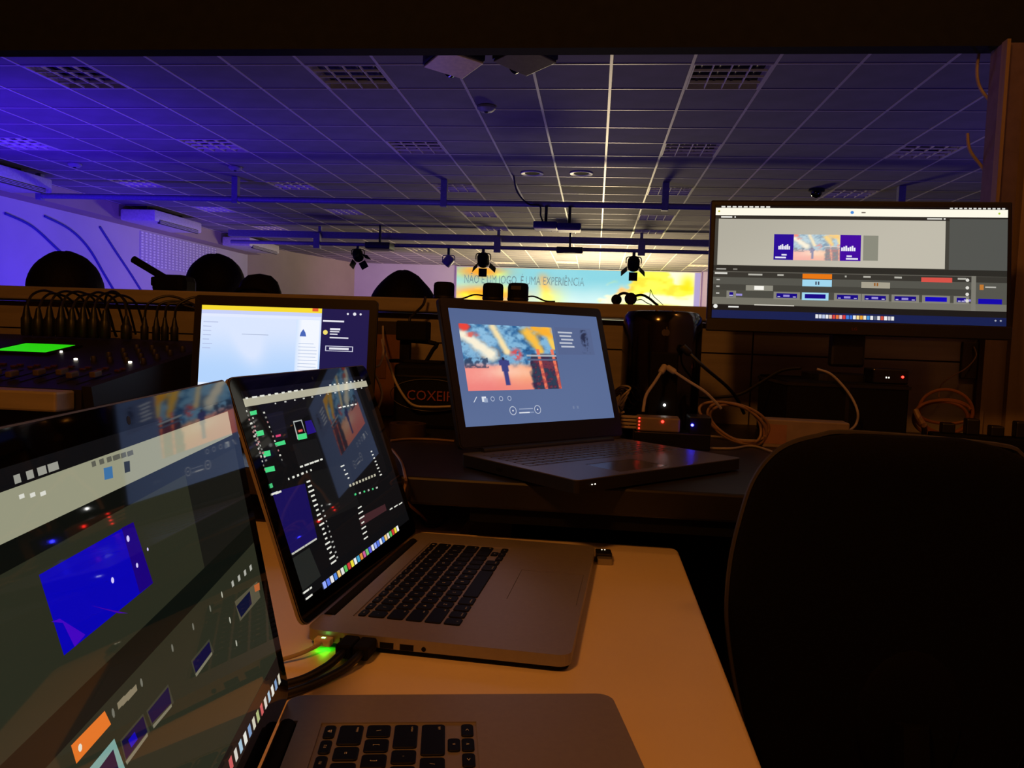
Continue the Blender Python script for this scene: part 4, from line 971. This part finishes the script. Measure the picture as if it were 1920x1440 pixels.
t = thing('headset', 'black headset with tangled wires lying on the ledge before the flames', 'headset', Matrix.Translation((c.x, y, LEDGE)))
MB().tube([(-.026,0,.003),(-.022,0,.02),(-.006,0,.031),(.012,0,.026),(.02,0,.012),(.022,0,.004)], .0035, 8).build('headband', matte_black, t, smooth=True)
MB().lathe([(.014,-.006),(.016,0),(.012,.006)], 16, TR((.014,0,.017), 0, math.pi/2)).build('ear_cup', matte_black, t, smooth=True)
MB().lathe([(.012,-.006),(.014,0),(.010,.006)], 16, TR((-.022,.02,.0145), 0, math.pi/2)).build('ear_cup', matte_black, t, smooth=True)
MB().tube([(.02,0,.022),(.04,0,.028),(.06,-.004,.02),(.078,-.004,.006),(.084,0,.003)], .0032, 8).build('microphone_boom', matte_black, t)
MB().tube([(.06,0,.018),(.063,0,.03),(.064,0,.042),(.072,0,.026),(.088,0,.012),(.098,0,.003)], .0009, 6).build('wire', cable_black, t)
MB().tube([(.02,.0,.01),(.04,0,.016),(.055,0,.008),(.07,0,.002)], .0012, 6).build('wire', cable_black, t)
tag(MB().tube([P(798,556,y=WY-.055), P(793,572,y=WY-.06), P(775,590,y=WY-.06), P(768,600,y=WY-.07), P(768,640,y=WY-.08), P(768,692,y=WY-.08), P(768,760,y=WY-.09)], .0035, 8).build('hanging_lead', cable_black), 'black lead hanging from the ledge behind the lettered case', 'cable')

# ---------------- lettered case and what stands on it
cy0 = 1.60; a = P(738, 690, y=cy0); b = P(905, 690, y=cy0); ctop = P(800, 684, y=cy0).z
t = thing('equipment_case', 'black equipment case with faint red lettering in an oval outline, behind the laptops', 'case', Matrix.Translation(((a.x+b.x)/2, cy0, DZ)))
cw = (b.x-a.x)/2; ch = ctop-DZ
MB().box((-cw, 0, 0), (cw, .20, ch), bev=.008).build('case_body', matte_black, t)
MB().box((-cw-.002, -.002, ch*.80), (cw+.002, .202, ch*.83)).build('lid_seam', black_plastic, t)
lq = P(806, 741, y=cy0)-Vector(((a.x+b.x)/2, cy0, DZ))
vs, fs = text_geo('COXEIP', .030, .95); mx = max(q[0] for q in vs)/2
o = MB().add([(q[0]-mx+lq.x, -.0035, q[1]-.011+lq.z) for q in vs], fs).build('lettering', mat('faded_red', (150, 70, 62), .6), t); o['label'] = 'faint red lettering'
MB().tube([(lq.x+.085*math.cos(k*2*math.pi/32), -.002, lq.z+.034*math.sin(k*2*math.pi/32)) for k in range(33)], .0008, 5, 0).build('oval_outline', mat('outline_grey', (90, 84, 80), .6), t)
t = thing('receiver', 'small black box device on a forked stand on top of the lettered case', 'device', Matrix.Translation((P(773, 680, y=1.66).x, 1.66, ctop)))
q = P(773, 639, y=1.66).z-ctop; q2 = P(773, 602, y=1.66).z-ctop
MB().box((-.034, -.02, q), (.034, .03, q2), bev=.004).build('device_body', matte_black, t)
MB().box((-.028, -.004, .006), (-.006, .012, q+.004)).build('stand_arm', matte_black, t)
MB().tube([(.03,.0,.003),(.045,0,.03),(.05,0,.045),(-.02,0,.05)], .005, 6, 4).build('stand_fork', matte_black, t)
MB().box((-.05, -.02, 0), (.07, .03, .007), bev=.002).build('stand_foot', matte_black, t)
q = P(727, 690, y=1.78)
t = thing('carton', 'brown cardboard carton between the media laptop and the lettered case', 'box', Matrix.Translation((P(724, 690, y=1.80).x, 1.80, DZ)))
ch2 = P(724, 603, y=1.80).z-DZ
MB().box((-.04, 0, 0), (.032, .10, ch2), bev=.002).build('carton_body', mat('cardboard', (120, 82, 58), .8), t)
MB().box((-.041, -.001, ch2-.03), (.033, .03, ch2+.001)).build('tape', mat('dark_tape', (30, 24, 22), .5), t)
MB().box((-.03, -.0015, ch2*.4), (.0, .0, ch2*.6)).build('label_patch', mat('label_patch', (96, 64, 48), .7), t)
tag(MB().tube([P(716,637,y=1.70), P(719,660,y=1.66), P(711,685,y=1.62), P(697,690,y=1.57), P(708,712,y=1.55), P(716,738,y=1.54), P(710,763,y=1.53), P(700,790,y=1.52), P(696,812,z=DZ+.003)], .0026, 7).build('white_cable', cable_white), 'thin pale cable dropping beside the media laptop', 'cable')
tag(MB().tube([P(718,612,y=1.795), P(720,650,y=1.72), P(732,690,y=1.60), P(748,728,y=1.575), P(772,758,y=1.575), P(805,763,y=1.58), P(845,762,y=1.585)], .0026, 7).build('white_cable', cable_white), 'thin pale cable curving across the front of the lettered case', 'cable')
tag(MB().tube([P(733,826,z=DZ+.0025), P(770,823,z=DZ+.0025), P(815,824,z=DZ+.0025), P(852,827,z=DZ+.0025)], .0022, 7).build('tan_cable', cable_tan), 'tan cable lying flat on the desk beside the slide laptop', 'cable')
tag(MB().tube([P(735,843,z=DZ+.0025), P(752,866,z=DZ+.0025), P(760,895,z=DZ+.004), P(761,905,y=DFY-.012), P(758,935,y=DFY-.016), P(790,966,y=TY1+.02), P(800,978,z=TZ+.003)], .0022, 7).build('tan_cable', cable_tan), 'tan cable falling over the front of the dark desk', 'cable')
tag(MB().tube([P(785,968,z=TZ+.003), P(800,985,z=TZ+.003), P(822,985,z=TZ+.003), P(838,972,z=TZ+.003)], .0025, 7).build('shelf_lead', cable_black), 'black lead looped on the low shelf board', 'cable')
t = thing('cable_roll', 'roll of tan tape lying on the desk in front of the lettered case', 'roll', Matrix.Translation(P(765, 785, y=1.47)))
t.location.z = DZ
MB().lathe([(.022,0),(.036,0),(.036,.026),(.022,.026),(.022,0)], 24, cap=False).build('tape_roll', mat('tape_tan', (60, 48, 38), .5), t, smooth=True)

# ---------------- black cylinder computer
cc = P(1238, 700, y=1.66); tp_z = P(1238, 582, y=1.60).z; R = .083; hh = tp_z-DZ
t = thing('cylinder_computer', 'glossy black cylinder computer with cables plugged in its back', 'computer', Matrix.Translation((cc.x, 1.66, DZ)))
MB().lathe([(R*.9, 0), (R*.97, .006), (R, .02), (R, hh-.03), (R*.97, hh-.012), (R*.88, hh-.002), (R*.72, hh), (R*.66, hh-.006), (R*.55, hh-.02), (.01, hh-.03)], 48).build('casing', mat('gloss_black', (8, 8, 9), .12, spec=.7, vary=0), t, smooth=True)
MB().box((-.028, -R-.003, .035), (.028, -R+.03, hh-.085), bev=.003).build('port_panel', matte_black, t)
# fruit mark on the casing
mk = MB()
def blob(cx, cz, rx, rz, n=14):
    pts = []
    for k in range(n):
        a_ = 2*math.pi*k/n; x = cx+rx*math.cos(a_); z = cz+rz*math.sin(a_); y = -math.sqrt(max(0, R*R-x*x))-.0006; pts.append((x, y, z))
    mk.add(pts, [tuple(range(n))])
zl = hh-.045
blob(-.0028, zl, .0052, .0068); blob(.0028, zl, .0052, .0068); blob(.0018, zl+.0095, .0014, .0030)
o = mk.build('fruit_mark', mat('mark_grey', (74, 66, 62), .4), t); o['label'] = 'dim grey fruit mark'
for x in (-.018, .016): MB().lathe([(.0045, 0), (.0035, .002)], 10, TR((x, -R*.72, hh-.0015), 0, 0)).build('added_top_glint', mat('glint_bright', (235, 225, 215), .2, .9, vary=0), t)  # small bright discs standing in for highlights on the glossy top edge
MB().lathe([(.0025, 0), (.0025, .002)], 10, TR((.004, -R-.0035, .075), 0, math.pi/2)).build('power_light', led('white_power', (255, 255, 250), 14), t)
def lead(name, lab, pts, r, m, plug=None, cat='cable'):
    t = thing(name, lab, cat, Matrix.Translation(pts[0])); o0 = Vector(pts[0])
    MB().tube([Vector(p)-o0 for p in pts], r, 8).build('cord', m, t, smooth=True)
    if plug: d = (Vector(pts[0])-Vector(pts[1])).normalized(); MB().lathe([(r*1.3, -.004), (r*2.2, .0), (r*2.2, .018), (r*1.4, .020)], 10, align((0,0,0), d)).build('plug', plug, t, smooth=True)
    return t
lead('white_cable', 'pale cable from the cylinder computer to the hub, striped by dark joints', [P(1240,697,y=1.545), P(1228,716,y=1.52), P(1212,740,y=1.50), P(1207,762,y=1.49), P(1206,772,y=1.488)], .003, cable_white, cable_white)
lead('white_cable', 'pale cable running from the cylinder computer to the loose coil', [P(1264,697,y=1.545), P(1290,714,y=1.52), P(1320,733,y=1.51), P(1338,750,y=1.51), P(1352,766,y=1.515)], .0028, cable_white, cable_white)
lead('black_cable', 'black cable running from the cylinder computer to the monitor', [P(1292,662,y=1.572), P(1322,690,y=1.565), P(1360,722,y=1.62), P(1380,745,y=1.66), P(1395,775,y=1.70)], .0035, cable_black, cable_black)
lead('black_cable', 'black cable sagging along the wall under the monitor', [P(1502,690,y=1.72), P(1465,695,y=1.74), P(1425,718,y=1.75), P(1385,740,y=1.76), P(1330,745,y=1.76), P(1300,742,y=1.76)], .0035, cable_black)
# ---------------- hub with red lights, splitter with blue light
hy = 1.475; h0 = P(1196, 800, y=hy); h1 = P(1290, 800, y=hy)
sq0, sq1 = P(1190, 800, y=hy-.004), P(1334, 800, y=hy-.004); sz1 = P(1243, 811, y=hy-.004).z-DZ; sz2 = P(1312, 782, y=hy-.004).z-DZ
SO = Vector(((sq0.x+sq1.x)/2, hy-.004, DZ)); sw = (sq1.x-sq0.x)/2
t = thing('signal_splitter', 'low black splitter box with a bright blue light, under the pale hub', 'splitter', Matrix.Translation(SO))
sp_m = mat('splitter_black', (16, 16, 30), .35)
MB().box((-sw, 0, 0), (sw, .062, sz1), bev=.002).build('splitter_body', sp_m, t)
MB().box((sw-.040, .001, sz1-.001), (sw, .060, sz2), bev=.002).build('upper_module', sp_m, t)
bq = P(1298, 797, y=hy-.004)-SO
MB().lathe([(.0026, 0), (.0026, .002)], 10, TR((max(bq.x, sw-.037), .0006, bq.z), 0, math.pi/2)).build('indicator', led('blue', (40, 40, 255), 40), t)
for k in range(3): MB().box((-.03+k*.014, -.001, .008), (-.022+k*.014, .002, .016)).build('socket', matte_black, t)
w2 = (h1.x-h0.x)/2-.006; hbh = P(1243, 784, y=hy).z-DZ-sz1
t = thing('usb_hub', 'pale small hub box with red indicator lights and four plugs', 'hub', TR(((h0.x+h1.x)/2-.009, hy, DZ+sz1+.0003), math.radians(-2)))
MB().box((-w2, 0, 0), (w2, .052, hbh), bev=.003).build('hub_body', mat('hub_tan', (128, 112, 98), .5), t)
for k in range(4):
    MB().box((-w2-.030, .006, .003+k*.0066), (-w2+.004, .016, .0078+k*.0066), bev=.001).build('plug', cable_white, t)
    MB().box((-w2+.004, -.0012, .004+k*.0066), (-w2+.0065, .0005, .0064+k*.0066)).build('indicator', led('red', (255, 40, 30), 8), t)
MB().lathe([(.0026, 0), (.0026, .002)], 10, TR((.008, .0006, hbh-.007), 0, math.pi/2)).build('indicator', led('red', (255, 40, 30), 14), t)
for k in range(4): lead('white_cable', '%s of the four pale cables curling into the hub behind the slide laptop' % ('topmost', 'second', 'third', 'lowest')[3-k], [P(1170+k*3, 772+k*8, y=hy+.01), P(1160, 776+k*7, y=hy+.02+.012*k), P(1152+k*2, 770-k*5, y=hy+.05+.012*k), P(1165, 745+k*8, y=hy+.10+.012*k), P(1182-k*3, 728+k*6, y=hy+.12+.012*k), P(1166, 724+k*4, y=hy+.14+.012*k), P(1150, 735+k*4, y=hy+.16+.012*k)], .002, cable_white)['group'] = 'cables behind the slide laptop'
# loose coil of pale cable
pts = []
for k in range(64):
    a_ = 2*math.pi*k/20; ex_, ey_ = 60+8*math.sin(k*.4), 31+5*math.cos(k*.33); ro = math.radians(24)
    u = 1378+ex_*math.cos(a_)*math.cos(ro)-ey_*math.sin(a_)*math.sin(ro)+6*math.sin(k*.21); v = 793+ex_*math.cos(a_)*math.sin(ro)+ey_*math.sin(a_)*math.cos(ro)
    yy = 1.56+.004*math.sin(k)
    q = P(u, v, y=yy); q.z = max(q.z, DZ+.003); pts.append(q)
t = thing('cable_coil', 'loose coil of pale cable on the desk left of the white box', 'cable', Matrix.Translation((pts[0].x, 1.56, DZ)))
MB().tube([p-Vector((pts[0].x, 1.56, DZ)) for p in pts], .0028, 8, 4).build('cord', cable_tan, t, smooth=True)
tag(MB().tube([P(1280,824,z=DZ+.003), P(1330,818,z=DZ+.003), P(1380,824,z=DZ+.003), P(1430,826,z=DZ+.003), P(1480,822,z=DZ+.003), P(1530,806,z=DZ+.006)], .0024, 7).build('white_cable', cable_white), 'pale cable lying along the desk in front of the coil', 'cable')
tag(MB().tube([P(1320,840,z=DZ+.003), P(1370,841,z=DZ+.003), P(1410,836,z=DZ+.003), P(1450,848,z=DZ+.003), P(1490,866,z=DZ+.003)], .0022, 7).build('white_cable', cable_white), 'pale cable nearest the desk edge beside the chair back', 'cable')
# white box
w0, w1 = P(1432, 800, y=1.56), P(1592, 800, y=1.56); wt = P(1500, 789, y=1.56).z-DZ
t = thing('white_box', 'flat pale adapter box on the desk under the monitor', 'box', TR(((w0.x+w1.x)/2, 1.56, DZ), math.radians(-4)))
MB().box((-(w1.x-w0.x)/2, 0, 0), ((w1.x-w0.x)/2, .05, wt), bev=.003).build('box_body', mat('box_pale', (140, 126, 118), .6), t)
MB().box((-(w1.x-w0.x)/2-.0005, .004, .008), (-(w1.x-w0.x)/2+.045, -.0006, wt-.01)).build('label_patch', mat('label_patch2', (150, 110, 95), .6), t)
# black riser case under the monitor
c0_, c1_ = P(1476, 720, y=1.64), P(1707, 720, y=1.64); ct = P(1600, 718, y=1.64).z-DZ
t = thing('riser_case', 'black box under the monitor stand on the desk', 'case', Matrix.Translation(((c0_.x+c1_.x)/2, 1.64, DZ)))
cw = (c1_.x-c0_.x)/2
MB().box((-cw, 0, 0), (cw, .28, ct), bev=.005).build('case_body', matte_black, t)
MB().box((-.004, -.001, 0), (.004, .004, ct-.006)).build('front_seam', black_plastic, t)
MB().box((-cw-.002, -.002, ct-.010), (cw+.002, .282, ct-.004)).build('lid_rim', black_plastic, t)
d0 = P(1654, 712, y=1.67)
t = thing('media_box', 'small black device with a red light on top of the black riser box', 'device', Matrix.Translation((d0.x+.008, 1.648, DZ+ct)))
dh_ = P(1654, 691, y=1.655).z-(DZ+ct)
MB().box((-.034, 0, 0), (.036, .06, dh_), bev=.003).build('device_body', mat('device_black', (14, 13, 14), .25), t)
MB().lathe([(.0024, 0), (.0024, .002)], 10, TR((.0235, -.0006, dh_*.5), 0, math.pi/2)).build('indicator', led('red', (255, 40, 30), 14), t)
for x in (-.008, -.003): MB().box((x-.0012, -.0008, dh_*.38), (x+.0012, .001, dh_*.48)).build('indicator', led('white_small', (220, 220, 210), 2), t)
tag(MB().tube([P(1532,692,y=1.63), P(1560,703,y=1.62), P(1592,738,y=1.61), P(1608,772,y=1.60), P(1604,797,y=1.60), P(1585,812,y=1.555)], .0024, 7).build('white_cable', cable_white), 'pale cable arching down in front of the black riser box', 'cable')
# coil at the right
pts = []
for k in range(76):
    a_ = 2*math.pi*k/19; u = 1770+(50+11*math.sin(k*.13))*math.cos(a_)+6*math.sin(k*.19); v = 776+(31+11*math.cos(k*.11))*math.sin(a_)-6*math.cos(k*.23)
    q = P(u, v, y=1.80+.016*math.sin(k*.31)); q.z = max(q.z, DZ+.003); pts.append(q)
t = thing('cable_coil', 'standing coil of tan and dark cable between the riser box and the post', 'cable', Matrix.Translation((pts[0].x, 1.80, DZ)))
MB().tube([p-Vector((pts[0].x, 1.80, DZ)) for p in pts], .0035, 8, 4).build('cord', mat('coil_tan', (150, 100, 60), .5), t, smooth=True)
tag(MB().tube([P(1716,768,y=1.70), P(1724,785,y=1.69), P(1733,800,y=1.68), P(1732,820,z=DZ+.006)], .006, 8).build('thick_cable', cable_tan), 'thick tan cable standing at the corner of the riser box', 'cable')
q = P(1840, 800, y=1.68)
t = thing('power_strip', 'black power strip with plugs beside the cable coil', 'power strip', TR((q.x, 1.68, DZ), math.radians(-12)))
MB().box((-.09, 0, 0), (.11, .05, .03), bev=.004).build('strip_body', matte_black, t)
for k in range(4): MB().box((-.07+k*.045, .008, .03), (-.045+k*.045, .04, .052+.012*(k % 2)), bev=.003).build('plug', black_plastic, t)
# wall plate
q = P(1832, 676, y=WY)
t = thing('wall_plate', 'tan square junction plate with two screws on the booth wall by the post', 'wall plate', Matrix.Translation((q.x, WY, q.z)))
MB().box((-.04, -.012, -.045), (.04, -.0005, .045), bev=.002).build('plate', wood_dark, t)
for z in (-.03, .03): MB().lathe([(.004, 0), (.004, .002)], 10, TR((.02, -.012, z), 0, math.pi/2)).build('screw', matte_black, t)
tag(MB().tube([P(1826,650,y=WY-.016), P(1830,668,y=WY-.03), P(1812,690,y=WY-.04), P(1784,706,y=WY-.06), P(1765,722,y=WY-.1), P(1760,745,y=WY-.15)], .0016, 6).build('thin_lead', cable_tan), 'thin tan lead from the wall plate down to the coil', 'cable')

# ---------------- what plugs into the silver laptop
T2 = t2.matrix_basis
def L2(x, y, z): return T2 @ Vector((x, y, z))
W = .364
pw = thing('power_lead', 'white magnetic power lead with a glowing green light in the silver laptop', 'cable', T2 @ Matrix.Translation((-W/2, -.0205, .0088)))
MB().box((-.010, -.008, -.0035), (-.0002, .008, .0035), bev=.0015).build('plug', mat('plug_white', (215, 205, 195), .4), pw)
MB().box((-.0065, -.0016, .0034), (-.0045, .0016, .0038)).build('indicator', led('green', (120, 255, 110), 12), pw)
MB().box((-.0065, -.003, -.0039), (-.0035, .003, -.0034)).build('indicator', led('green2', (40, 255, 30), 30), pw)
MB().tube([(-.010,0,0),(-.03,.012,-.003),(-.05,.035,-.0062),(-.075,.06,-.0062),(-.11,.07,-.0062)], .0019, 8).build('cord', cable_white, pw, smooth=True)
for k, (yy, lab) in enumerate(((-.047, 'thick black video lead plugged in beside the green power light'), (-.063, 'thick black video lead plugged in next to the open port'))):
    t = thing('video_lead', lab, 'cable', T2 @ Matrix.Translation((-W/2, yy, .0095)))
    MB().box((-.026, -.0072, -.0062), (-.0003, .0072, .0062), bev=.002).build('plug', matte_black, t)
    e = Vector((-.112+.004*k, .036+.016*(1-k), -.0055))
    MB().tube([(-.024,0,0),(-.036,.001,-.001),(-.05,.006,-.004),(-.075,.018,-.0055),(-.10,.034+.010*(1-k),-.0055),(-.125,.06+.010*(1-k),-.0055),(-.15,.10+.010*(1-k),-.0055)], .0036, 10).build('cord', cable_black, t, smooth=True)
uq = P(1134, 1060, z=TZ)
dg_ = thing('usb_stick', 'tiny black usb stick with a silver end lying on the pale table', 'usb stick', TR((uq.x, uq.y, TZ), math.radians(4)))
MB().box((-.0095, 0, .0), (.0095, .012, .0085), bev=.001).build('metal_end', mat('silver_end', (170, 165, 160), .3, .7), dg_)
MB().box((-.0105, .012, 0), (.0105, .036, .012), bev=.0015).build('stick_cap', black_plastic, dg_)
for x in (-.002, .002): MB().box((x-.0007, .030, .0119), (x+.0007, .0314, .0123)).build('indicator', led('dongle_white', (255, 240, 200), 3), dg_)

# ---------------- office chair
fab = mat('chair_fabric', (9, 9, 10), .95, spec=.15, vary=.25, scale=400, bump=.4); cpl = mat('chair_plastic', (8, 8, 9), .75, spec=.15)
cyb = .86; ccx = P(1692, 900, y=cyb).x; ztop = P(1640, 813, y=cyb).z
lx = P(1366, 1130, y=cyb).x; hwid = ccx-lx
t = thing('office_chair', 'black fabric office chair with its back turned, beside the pale table', 'chair', Matrix.Translation((ccx, 1.12, 0)))
O = Vector((ccx, 1.12, 0))
pf = [(0, .30), (.006, .52), (.017, .69), (.034, .80), (.058, .88), (.088, .93), (.141, .985), (.19, 1.0), (.23, .985), (.29, .92), (.35, .83), (.40, .72), (.44, .55), (.455, .3)]
nx_ = 20; vs = []; fs = []
rows = []
for (d, wf_) in pf: rows.append((ztop-d, hwid*wf_))
def back_pt(z, x, side):
    dep = .26*(x*x)/ .1*.22
    rim = 1-(abs(x)/max(1e-6, hw_row))**4
    return None
grid = {}
for i, (z, hw_row) in enumerate(rows):
    edge_t = min(1, min(i, len(rows)-1-i)/2.5)
    for j in range(nx_+1):
        s = -1+2*j/nx_; x = s*hw_row; curve = -.9*(x*x)+0; th_ = .012+.022*edge_t*(1-abs(s)**3)
        yb = cyb+.10*(ztop-z)*.25 + .15*x*x
        vs.append((x, yb-th_-O.y, z)); vs.append((x, yb+th_-O.y, z))
def idx(i, j, k): return (i*(nx_+1)+j)*2+k
nr_ = len(rows)
for i in range(nr_-1):
    for j in range(nx_):
        fs.append((idx(i,j,0), idx(i,j+1,0), idx(i+1,j+1,0), idx(i+1,j,0))); fs.append((idx(i,j,1), idx(i+1,j,1), idx(i+1,j+1,1), idx(i,j+1,1)))
    fs.append((idx(i,0,0), idx(i+1,0,0), idx(i+1,0,1), idx(i,0,1))); fs.append((idx(i,nx_,0), idx(i,nx_,1), idx(i+1,nx_,1), idx(i+1,nx_,0)))
for j in range(nx_): fs.append((idx(0,j,0), idx(0,j,1), idx(0,j+1,1), idx(0,j+1,0))); fs.append((idx(nr_-1,j,0), idx(nr_-1,j+1,0), idx(nr_-1,j+1,1), idx(nr_-1,j,1)))
bk = MB().add(vs, fs).build('backrest', fab, t, smooth=True)
m_ = bk.modifiers.new('s', 'SUBSURF'); m_.levels = 2; m_.render_levels = 2
# grey tube round the back's edge, standing in for rim light
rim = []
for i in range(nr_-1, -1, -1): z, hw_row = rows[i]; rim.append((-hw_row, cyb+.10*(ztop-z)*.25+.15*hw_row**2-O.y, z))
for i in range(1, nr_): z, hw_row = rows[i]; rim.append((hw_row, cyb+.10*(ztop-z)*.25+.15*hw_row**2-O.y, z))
MB().tube(rim, .003, 6, 4).build('rim_light_tube', mat('rim_light_grey', (62, 60, 62), .5), t, smooth=True)
bz = P(1690, 1240, y=cyb-.02).z
cov = []; cf = []
for a_ in range(7):
    th = math.pi/2*a_/6
    for b_ in range(20):
        ph = 2*math.pi*b_/20; cov.append((.055*math.sin(th)*math.cos(ph)+.012, cyb-O.y-.024-.010*math.cos(th), bz-.06+.085*math.sin(th)*math.sin(ph)))
for a_ in range(6):
    for b_ in range(20): cf.append((a_*20+b_, a_*20+(b_+1)%20, (a_+1)*20+(b_+1)%20, (a_+1)*20+b_))
MB().add(cov, cf).build('back_cover', cpl, t, smooth=True)
MB().tube([(.012, cyb-O.y-.035, bz-.06), (.012, cyb-O.y-.05, bz-.16), (.012, cyb-O.y-.03, .44), (.012, cyb-O.y+.10, .40), (.0, 0, .40)], .018, 8).build('back_bar', cpl, t, smooth=True)
so = [(x, y*1) for x, y in rrect(.46, .44, .10)]
MB().prism(so, .425, .485).build('seat', fab, t)
MB().prism([(x*.92, y*.92) for x, y in so], .408, .425).build('seat_pan', cpl, t)
MB().lathe([(.028, .07), (.028, .25), (.018, .25), (.018, .40)], 16).build('gas_lift', dark_metal, t, smooth=True)
for k in range(5):
    a_ = 2*math.pi*k/5+.3; e = Vector((.27*math.cos(a_), .27*math.sin(a_), .075))
    MB().tube([(0,0,.10), (e*.5)+Vector((0,0,.055)), e], lambda q: .024-.010*q, 8, 4).build('base_spoke', cpl, t, smooth=True)
    MB().lathe([(.024, -.02), (.026, -.012), (.026, .012), (.024, .02)], 14, Matrix.Translation((e.x, e.y, .026)) @ Matrix.Rotation(a_+1.57, 4, 'Z') @ Matrix.Rotation(math.pi/2, 4, 'Y')).build('caster', matte_black, t, smooth=True)
